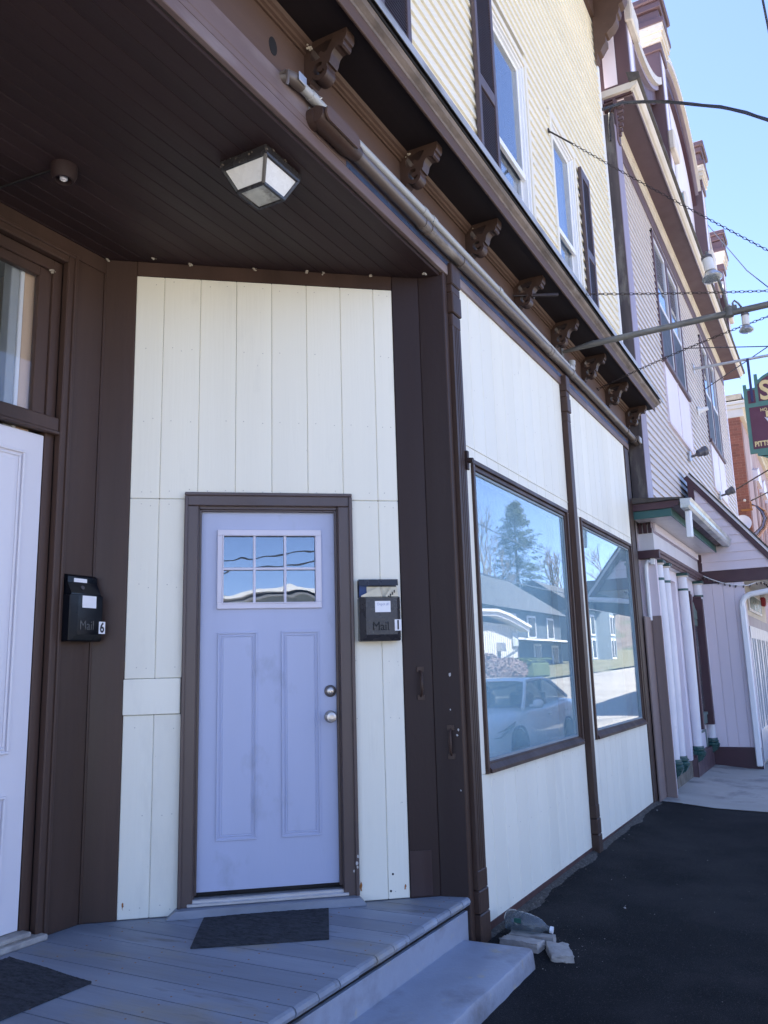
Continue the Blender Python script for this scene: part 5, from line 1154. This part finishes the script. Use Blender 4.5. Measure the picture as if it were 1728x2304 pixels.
# ================================================================== overhead wires
def wire(name, label, pts, r, m=M_blk2, sag=0.0, n=14, twist=0):
    b = MB(); p0, p1 = Vector(pts[0]), Vector(pts[-1])
    if len(pts) == 2:
        path = []
        for k in range(n+1): t = k/n; p = p0.lerp(p1, t); p.z -= sag*4*t*(1-t); path.append(p)
    else: path = [Vector(p) for p in pts]
    if twist:
        for j in range(twist): b.tube([p+Vector((0, .012*math.sin(i*.9+j*2.1), .014*math.cos(i*.9+j*2.1))) for i, p in enumerate(path)], r, 6)
    else: b.tube(path, r, 6)
    return tag(b.build(name, m, smooth=60), label, "cable", "overhead wires")
wire("service_cable", "thick twisted service cable from the corner of the cream wall into the sky", [(6.72, -.02, 8.10), (6.85, -.06, 8.20), (6.95, -.238, 8.262), (7.0, -.50, 8.215), (7.0, -.763, 8.105), (7.0, -1.066, 7.955), (7.0, -1.359, 7.803), (7.0, -1.638, 7.616), (7.0, -1.851, 7.44), (7.0, -2.6, 6.9), (7.0, -6, 5.5)], .012, twist=3)
wire("service_cable", "cable tail with insulator hanging at the corner under the eaves", [(6.90, -.14, 8.25), (6.86, -.09, 8.15), (6.85, -.07, 7.95), (6.845, -.07, 7.72)], .011)
wire("overhead_wire", "thin wire crossing the sky beside the parapet", [(18, -.1, 12.12), (16, -.983, 9.722), (14.5, -1.7, 8.2)], .012)
wire("overhead_wire", "thin wire running level from the lilac siding to the street", [(11.952, -.02, 6.712), (12.05, -9, 5.0)], .009)
wire("overhead_wire", "wire stretched from the second window pair past the hanging sign", [(14.552, -.02, 6.719), (13.0, -1.293, 6.446+.35), (8, -5.4, 7.3)], .010)
wire("overhead_wire", "heavy wire meeting the brick building above the canopy", [(21.9, .272, 5.984), (20, -.72, 6.025), (10, -5.9, 6.3)], .020)
wire("overhead_wire", "heavy wire ending at the cable bundle on the brick corner", [(21.9, -.115, 5.629), (21, -.604, 5.644), (12, -5.5, 5.9)], .020)
wire("overhead_wire", "short wire dropping through the top right corner of the sky", [(5.5, -1.95, 8.2), (5.5, -1.956, 7.824), (5.5, -1.975, 7.43), (5.5, -2.05, 6.9), (5.5, -2.2, 6.3)], .012)
# ================================================================== across the road (seen mirrored in the shop windows)
M_carpaint = mat("white_car_paint", (.86, .86, .87), .22, .02, 2, bump=0, coat=.8)
M_carglass = glass("car_glass", (.25, .29, .31), 1.35, .0, .0)
M_tyre = mat("tyre_rubber", (.018, .018, .019), .8, .1, 20, bump=.2, bs=80)
M_alloy = mat("alloy_wheel", (.45, .45, .46), .3, .05, 9, bump=0, metal=.9)
M_trim = mat("black_trim", (.02, .02, .022), .45, .1, 9, bump=0)
M_carint = mat("car_interior", (.035, .035, .037), .8, .1, 9, bump=0)
def sedan(label, x0, yc, z0):
    car = thing("parked_car", label, "car", (x0+2.25, yc, z0))
    # stations along the length (front at x0): x, half-width, sill z, belt z (shoulder), crown z (bonnet / boot deck)
    st = [(0.02, .50, .24, .50, .60), (.06, .66, .20, .56, .66), (.22, .80, .18, .62, .74), (.50, .86, .17, .68, .82), (.95, .885, .17, .76, .90), (1.30, .89, .17, .82, .955), (1.60, .895, .17, .86, .985),
          (2.3, .90, .17, .89, .99), (3.0, .90, .17, .92, 1.0), (3.5, .89, .18, .95, 1.03), (3.9, .87, .19, .97, 1.05), (4.25, .84, .22, .97, 1.04), (4.45, .78, .28, .94, 1.00), (4.52, .70, .34, .86, .92)]
    rows = []
    for x, w, s, bl, cr in st:
        half = [(w*.80, s), (w*.97, s+.06), (w, s+.22), (w*.985, (s+bl)/2+.10), (w*.965, bl-.02), (w*.90, bl+(cr-bl)*.45), (w*.70, cr-.012), (w*.35, cr)]
        rows.append([(x0+x, yc-a, z0+z) for a, z in half]+[(x0+x, yc+a, z0+z) for a, z in half[::-1]])
    n = len(rows[0]); b = MB(); b.add([p for r in rows for p in r], [(i*n+j, (i+1)*n+j, (i+1)*n+(j+1) % n, i*n+(j+1) % n) for i in range(len(rows)-1) for j in range(n)]+[tuple(range(n)), tuple(range((len(rows)-1)*n, len(rows)*n))])
    ob = b.build("body", M_carpaint, car, smooth=42)
    # roof and pillars
    def roofline(x): pass
    rf = [(1.95, .62, 1.40), (2.15, .655, 1.435), (2.6, .665, 1.455), (3.05, .655, 1.44), (3.35, .63, 1.40)]
    b = MB(); rows = [[(x0+x, yc-w, z0+z-.035), (x0+x, yc-w*.8, z0+z-.006), (x0+x, yc, z0+z), (x0+x, yc+w*.8, z0+z-.006), (x0+x, yc+w, z0+z-.035)] for x, w, z in rf]
    b.add([p for r in rows for p in r], [(i*5+j, (i+1)*5+j, (i+1)*5+j+1, i*5+j+1) for i in range(4) for j in range(4)]); b.build("roof", M_carpaint, car, smooth=60)
    b = MB()
    for s in (-1, 1):
        b.tube([(x0+1.28, yc+s*.80, z0+.95), (x0+1.62, yc+s*.73, z0+1.19), (x0+1.95, yc+s*.635, z0+1.385), (x0+2.2, yc+s*.655, z0+1.41), (x0+2.7, yc+s*.665, z0+1.425), (x0+3.2, yc+s*.64, z0+1.39), (x0+3.6, yc+s*.70, z0+1.22), (x0+3.95, yc+s*.76, z0+1.06)], .034, 6)
    b.build("pillar", M_carpaint, car, smooth=60)
    b = MB()
    for s in (-1, 1):
        b.box(x0+2.52, x0+2.60, yc+s*.75-.03, yc+s*.75+.03, z0+.97, z0+1.18); b.box(x0+2.53, x0+2.59, yc+s*.695-.03, yc+s*.695+.03, z0+1.16, z0+1.41)
    b.build("door_pillar", M_trim, car, recalc=False)
    MB().quad((x0+1.30, yc-.76, z0+.965), (x0+1.30, yc+.76, z0+.965), (x0+1.97, yc+.60, z0+1.385), (x0+1.97, yc-.60, z0+1.385)).build("windscreen", M_carglass, car, recalc=False)
    MB().quad((x0+3.33, yc-.58, z0+1.37), (x0+3.33, yc+.58, z0+1.37), (x0+3.93, yc+.70, z0+1.065), (x0+3.93, yc-.70, z0+1.065)).build("rear_window", M_carglass, car, recalc=False)
    for s in (-1, 1):
        b = MB(); b.add([(x0+1.38, yc+s*.80, z0+.97), (x0+2.0, yc+s*.65, z0+1.375), (x0+3.25, yc+s*.645, z0+1.37), (x0+3.85, yc+s*.77, z0+1.06), (x0+2.6, yc+s*.82, z0+.985)], [(0, 1, 2, 3, 4)]); b.build("side_window", M_carglass, car, recalc=False)
        b = MB(); b.lathe([(0, -.10), (.055, -.085), (.075, -.02), (.07, .05), (.03, .08), (0, .085)], (x0+1.55, yc+s*1.0, z0+1.02), (.25, s, 0), 14); b.cyl((x0+1.56, yc+s*.84, z0+.98), (x0+1.56, yc+s*.95, z0+1.0), .025, n=8); b.build("wing_mirror", M_carpaint, car, smooth=60)
        b = MB(); b.add([(x0+.10, yc+s*.56, z0+.60), (x0+.30, yc+s*.79, z0+.66), (x0+.74, yc+s*.862, z0+.785), (x0+.62, yc+s*.875, z0+.70), (x0+.22, yc+s*.80, z0+.555), (x0+.07, yc+s*.60, z0+.54)], [(0, 1, 2, 3, 4, 5)]); b.v = [(x-.012, y+s*.014, z) for x, y, z in b.v]; b.build("headlight", mat("headlight_lens", (.22, .25, .28), .1, .3, 20, bump=0, coat=1.0), car, recalc=False)
        b = MB(); b.box(x0+2.30, x0+2.48, yc+s*.915-.012, yc+s*.915+.012, z0+.80, z0+.83, .006); b.box(x0+3.30, x0+3.48, yc+s*.912-.012, yc+s*.912+.012, z0+.82, z0+.85, .006); b.build("door_handle", M_alloy, car)
    b = MB(); b.box(x0-.005, x0+.03, yc-.42, yc+.42, z0+.44, z0+.57, .02); b.box(x0+.01, x0+.04, yc-.5, yc+.5, z0+.24, z0+.36, .02); b.build("grille", M_trim, car)
    b = MB(); b.box(x0+1.4, x0+3.9, yc-.70, yc+.70, z0+.4, z0+.93); b.build("cabin_floor", M_carint, car, recalc=False)
    for s in (-1, 1): b = MB(); b.box(x0+2.35, x0+2.52, yc+s*.38-.23, yc+s*.38+.23, z0+.9, z0+1.20, .06); b.box(x0+2.40, x0+2.50, yc+s*.38-.11, yc+s*.38+.11, z0+1.20, z0+1.33, .04); b.build("front_seat", M_carint, car)
    for wx in (.88, 3.58):
        for s in (-1, 1):
            w = group_empty("wheel", car, (x0+wx, yc+s*.80, z0))
            b = MB(); b.lathe([(.20, -.10), (.30, -.105), (.322, -.08), (.325, 0), (.322, .08), (.30, .105), (.20, .10)], (x0+wx, yc+s*.80, z0+.325), (0, 1, 0), 24); b.build("tyre", M_tyre, w, smooth=40)
            b = MB(); b.lathe([(.21, .085), (.20, .06), (.05, .07), (0, .075)], (x0+wx, yc+s*.80, z0+.325), (0, s, 0), 24); b.build("rim", M_alloy, w, smooth=40)
            b = MB(); b.lathe([(.365, .0), (.375, .115), (.36, .12), (.34, .0)], (x0+wx, yc+s*.79, z0+.335), (0, s, 0), 24); b.build("wheel_arch", M_trim, w, smooth=40)
sedan("white sedan parked at the kerb, mirrored in the shop window", 9.45, -3.68, ROAD)

M_wboard = mat("white_batten_board", (.76, .75, .71), .7, .05, 2, V3, .2, 30)
M_slate = mat("dark_slate_blue_wall", (.085, .105, .125), .8, .12, 1, H3, .2, 10)
M_roofd = mat("dark_roof", (.075, .080, .088), .9, .2, 1.5, bump=.3, bs=8)
M_bayw = mat("blue_grey_wall", (.20, .24, .27), .8, .1, 1, H3, .1, 10)
M_winfar = mat("far_window_glass", (.04, .05, .06), .15, .1, 3, bump=0)
# white board-and-batten building with a curved parapet
wh = thing("white_building", "low white board-and-batten building across the road with a sunlit curved roof edge", "building", (39, -16, .3))
y = -14.0
MB().box(33.5, 41.63, y-7, y, 0, 3.45).build("wall", M_wboard, wh, recalc=False)
b = MB()
for k in range(28): x = 33.6+k*.29; b.box(x, x+.05, y, y+.03, 0, 3.5)
b.build("battens", M_wboard, wh, recalc=False)
xs_ = span(33.0, 42.6, 20); zf = lambda x: 4.30-.055*max(0, x-37.4)**1.6*.55-.05*abs(x-37.4)
b = MB(); n = 21
for d0, d1, yo in ((0, .14, .55), (.14, .34, .45)):
    b.add([(x, y+yo, zf(x)-d0) for x in xs_]+[(x, y+yo, zf(x)-d1) for x in xs_]+[(x, y-7.5, zf(x)-d0) for x in xs_]+[(x, y-.1, zf(x)-d1) for x in xs_], [q for i in range(n-1) for q in ((i, i+1, n+i+1, n+i), (i, i+1, 2*n+i+1, 2*n+i), (n+i, n+i+1, 3*n+i+1, 3*n+i))])
b.build("roof_edge", M_paper, wh)
MB().box(33.5, 41.63, y-6.9, y-.02, 3.45, 3.62).build("gable_wall", M_wboard, wh, recalc=False)
MB().box(40.6, 41.6, y+.02, y+.10, 2.45, 3.20).build("wall_sign", mat("poster_board", (.55, .58, .60), .5, .4, 3, bump=0), wh)
MB().box(38.3, 38.95, y+.02, y+.30, 2.15, 2.60).build("wall_box", M_galv, wh)
# dark blue house behind
dh = thing("dark_house", "dark slate-blue house with white trimmed windows behind the white building", "house", (60, -24, .8))
MB().box(46, 73, -31, -21, .5, 6.0).build("wall", M_slate, dh, recalc=False)
b = MB(); b.prism([(-20.4, 5.9), (-26, 9.6), (-31.6, 5.9)], 45.4, 73.6, 'x'); b.build("roof", M_roofd, dh)
b = MB(); b.box(55, 73, -20.9, -18.9, 3.35, 3.55); b.build("porch_roof", M_roofd, dh, recalc=False)
b = MB(); b.box(55, 73, -18.92, -18.85, 3.36, 3.50); b.build("porch_edge", M_paper, dh, recalc=False)
for x, z0, z1 in ((59.3, 3.9, 5.4), (64.0, 3.9, 5.4), (69, 3.9, 5.4), (59.6, 1.4, 3.0), (65.2, 1.4, 3.1), (70, 1.4, 3.0)):
    w = group_empty("window", dh, (x, -21, z0)); MB().box(x-.25, x+1.65, -20.99, -20.92, z0-.2, z1+.2).build("window_frame", M_paper, w, recalc=False); MB().box(x, x+1.4, -20.93, -20.88, z0, z1).build("pane", M_winfar, w, recalc=False)
# pale blue house with a bay
bh = thing("bay_house", "pale blue-grey two-storey house with a white trimmed bay window far up the road", "house", (84, -22, 1.5))
MB().box(78, 92, -30, -20.5, 1.2, 7.0).build("wall", M_bayw, bh, recalc=False)
b = MB(); b.prism([(84.3, -20.5), (85.0, -19.4), (86.8, -19.4), (87.5, -20.5)], 1.2, 6.9, 'z'); b.build("bay", M_bayw, bh)
b = MB(); b.prism([(-20, 6.9), (-25, 10), (-30.4, 6.9)], 77.6, 92.4, 'x'); b.build("roof", M_roofd, bh)
for x, z0 in ((79.6, 4.6), (81.9, 4.6), (79.6, 2.2), (81.9, 2.2)):
    w = group_empty("window", bh, (x, -20.5, z0)); MB().box(x-.25, x+1.35, -20.49, -20.42, z0-.2, z0+1.9).build("window_frame", M_paper, w, recalc=False); MB().box(x, x+1.1, -20.43, -20.38, z0, z0+1.7).build("pane", M_winfar, w, recalc=False)
for x, z0 in ((85.2, 4.6), (86.2, 4.6), (85.2, 2.2), (86.2, 2.2)):
    w = group_empty("window", bh, (x, -19.4, z0)); MB().box(x-.12, x+.62, -19.39, -19.34, z0-.2, z0+1.9).build("window_frame", M_paper, w, recalc=False); MB().box(x, x+.5, -19.35, -19.31, z0, z0+1.7).build("pane", M_winfar, w, recalc=False)
# white kiosk with an arched roof behind the photographer
ki = thing("arched_building", "low building with an arched white roof edge across the road, mirrored in the door panes", "building", (-14.4, -15, -.3))
xa, xb, yk = -17.6, -12.0, -13.0
zf = lambda x: 3.10+.72*math.sqrt(max(0.0, 1-((x+14.6)/3.3)**2))
xs_ = span(xa, xb, 24)
b = MB(); b.prism([(x, zf(x)-.2) for x in xs_]+[(xb, -.6), (xa, -.6)], yk-5, yk, 'y'); b.build("wall", M_greypaint, ki)
b = MB(); n = len(xs_)
for d0, d1, yo in ((0, .11, .45), (.20, .26, .25)):
    b.add([(x, yk+yo, zf(x)-d0) for x in xs_]+[(x, yk+yo, zf(x)-d1) for x in xs_]+[(x, yk-5, zf(x)-d0) for x in xs_]+[(x, yk, zf(x)-d1) for x in xs_], [q for i in range(n-1) for q in ((i, i+1, n+i+1, n+i), (i, i+1, 2*n+i+1, 2*n+i), (n+i, n+i+1, 3*n+i+1, 3*n+i))])
b.build("roof_edge", M_paper, ki)
wire("overhead_wire", "sagging street wire behind the photographer, lower of the mirrored pair", [(-30, -8.6, 5.6), (2, -9.6, 4.0)], .02, sag=.9)
wire("overhead_wire", "sagging street wire behind the photographer, upper of the mirrored pair", [(-30, -8.6, 5.9), (2, -9.6, 4.2)], .02, sag=.9)
wire("overhead_wire", "looping thick street cable high behind the photographer", [(-20, -11, 8.2), (-6, -8.5, 3.9)], .03, sag=.5)
wire("overhead_wire", "dark street wire crossing the sky mirrored in the first shop window", [(20, -10.5, 7.6), (60, -16, 9.2)], .03, sag=.3)
wire("overhead_wire", "dark street wire crossing low in front of the mirrored conifer", [(16, -9.5, 4.9), (60, -14, 6.4)], .035, sag=.3)

# ---- trees
M_bark = mat("bark", (.17, .145, .125), .95, .3, 3, bump=.6, bs=12, dist=.02)
M_twig = mat("grey_twigs", (.20, .175, .155), .95, .2, 3, bump=0)
M_needle = mat("conifer_needles", (.040, .060, .035), .9, .35, .8, bump=0)
def bare_tree(label, x, y, z, h, seed, r0=.22, m=M_twig, depth=5):
    rr = random.Random(seed); t = thing("bare_tree", label, "tree", (x, y, z), "trees across the road"); trunk = MB(); tw_ = MB()
    def grow(p, d, L, r, k):
        q = p+d*L; mid = p+d*(L*.5)+Vector((rr.gauss(0, .05), rr.gauss(0, .05), 0))*L
        (trunk if k >= depth-1 else tw_).tube([p, mid, q], [r, r*.85, r*.65], 5 if k >= depth-1 else 3, caps=False)
        if k == 0: return
        for i in range(rr.choice([2, 3, 3]) if k > 1 else 4):
            a = rr.uniform(0, 6.28); sp = rr.uniform(.25, .75)
            nd = (d+Vector((math.cos(a), math.sin(a), 0))*sp+Vector((0, 0, .18))).normalized()
            grow(p+d*(L*rr.uniform(.55, 1)), nd, L*rr.uniform(.58, .82), r*rr.uniform(.5, .68), k-1)
    grow(Vector((x, y, z)), Vector((0, 0, 1)), h*.30, r0, depth)
    trunk.build("trunk", M_bark, t, recalc=False); tw_.build("crown", m, t, recalc=False)
bare_tree("bare grey tree beside the conifer beyond the dark house", 78, -30, 1.3, 25, 3, .3)
bare_tree("bare grey tree close in front of the conifer", 85, -33, 1.3, 22, 15, .28)
bare_tree("bare spreading tree behind the pale blue house", 112, -32, 2, 22, 4, .35)
bare_tree("bare tree up the road past the pale blue house", 104, -24, 2, 17, 7, .3)
bare_tree("bare tree at the far end of the road", 135, -32, 3, 24, 9, .35)
bare_tree("slender bare tree behind the white building", 66, -34, 1.2, 15, 12)
cf = thing("conifer_tree", "tall ragged conifer standing behind the dark house", "tree", (93, -32, 1.5), "trees across the road")
MB().cyl((93, -32, 1), (93, -32, 21.8), .40, .05, 8).build("trunk", M_bark, cf)
rr = random.Random(8); b = MB()
for k in range(330):
    f = rr.random()**.9; zc = 3.5+17.9*f; R_ = (1-f)**.75*7.2*rr.uniform(.30, 1.1)+.5; a = rr.uniform(0, 6.28); dr = rr.uniform(-.35, .35)
    for j in range(55):
        t = rr.uniform(.2, 1); px = 93+math.cos(a)*R_*t+rr.gauss(0, .22*(1.2-t)+.1); py = -32+math.sin(a)*R_*t+rr.gauss(0, .22*(1.2-t)+.1); pz = zc+dr*R_*t+rr.gauss(0, .14)
        s = rr.uniform(.06, .26); d = Vector((math.cos(a)+rr.gauss(0, .5), math.sin(a)+rr.gauss(0, .5), rr.gauss(-.15, .3))).normalized()*s; u = d.orthogonal().normalized()*s*.32
        p = Vector((px, py, pz)); b.add([p-d, p+u, p+d, p-u], [(0, 1, 2, 3)])
b.build("crown", M_needle, cf, recalc=False)
def bush(name, label, c, R3, n, m, seed, cat, s0=.10, group=None):
    rr = random.Random(seed); b = MB()
    for k in range(n):
        v = Vector((rr.gauss(0, 1), rr.gauss(0, 1), rr.gauss(0, 1))).normalized()*rr.uniform(.55, 1)**.5
        p = Vector((c[0]+v.x*R3[0], c[1]+v.y*R3[1], c[2]+R3[2]+v.z*R3[2])); s = rr.uniform(.5, 1.3)*s0; d = Vector((rr.gauss(0, 1), rr.gauss(0, 1), rr.gauss(0, 1))).normalized()*s; u = d.orthogonal().normalized()*s*.5
        b.add([p-d, p+u, p+d, p-u], [(0, 1, 2, 3)])
    return tag(b.build(name, m, recalc=False), label, cat, group)
M_bushp = mat("pinkish_twigs", (.26, .20, .19), .95, .25, 3, bump=0); M_hedge = mat("hedge_green", (.075, .11, .030), .9, .3, 2, bump=0)
bush("shrub", "leafless pinkish shrub at the near corner of the white building", (33.8, -12.9, .5), (1.6, .8, .75), 2600, M_bushp, 1, "shrub", .07, "shrubs by the white building")
bush("shrub", "leafless pinkish shrub in the middle of the white building's wall", (37.4, -13.0, .55), (1.9, .8, .62), 2600, M_bushp, 2, "shrub", .07, "shrubs by the white building")
rr = random.Random(4); b = MB(); b.box(39.4, 42.6, -13.9, -12.5, .6, 1.72, .25)
for k in range(3000):
    p = Vector((rr.uniform(39.4, 42.65), rr.choice([-12.48, rr.uniform(-13.9, -12.5)]), 0)); p.z = rr.uniform(.6, 1.75) if p.y == -12.48 else 1.74
    d = Vector((rr.gauss(0, 1), rr.gauss(0, 1), rr.gauss(0, 1))).normalized()*.07; u = d.orthogonal().normalized()*.04; b.add([p-d, p+u, p+d, p-u], [(0, 1, 2, 3)])
tag(b.build("hedge", M_hedge, recalc=False), "clipped green hedge at the far corner of the white building", "hedge")
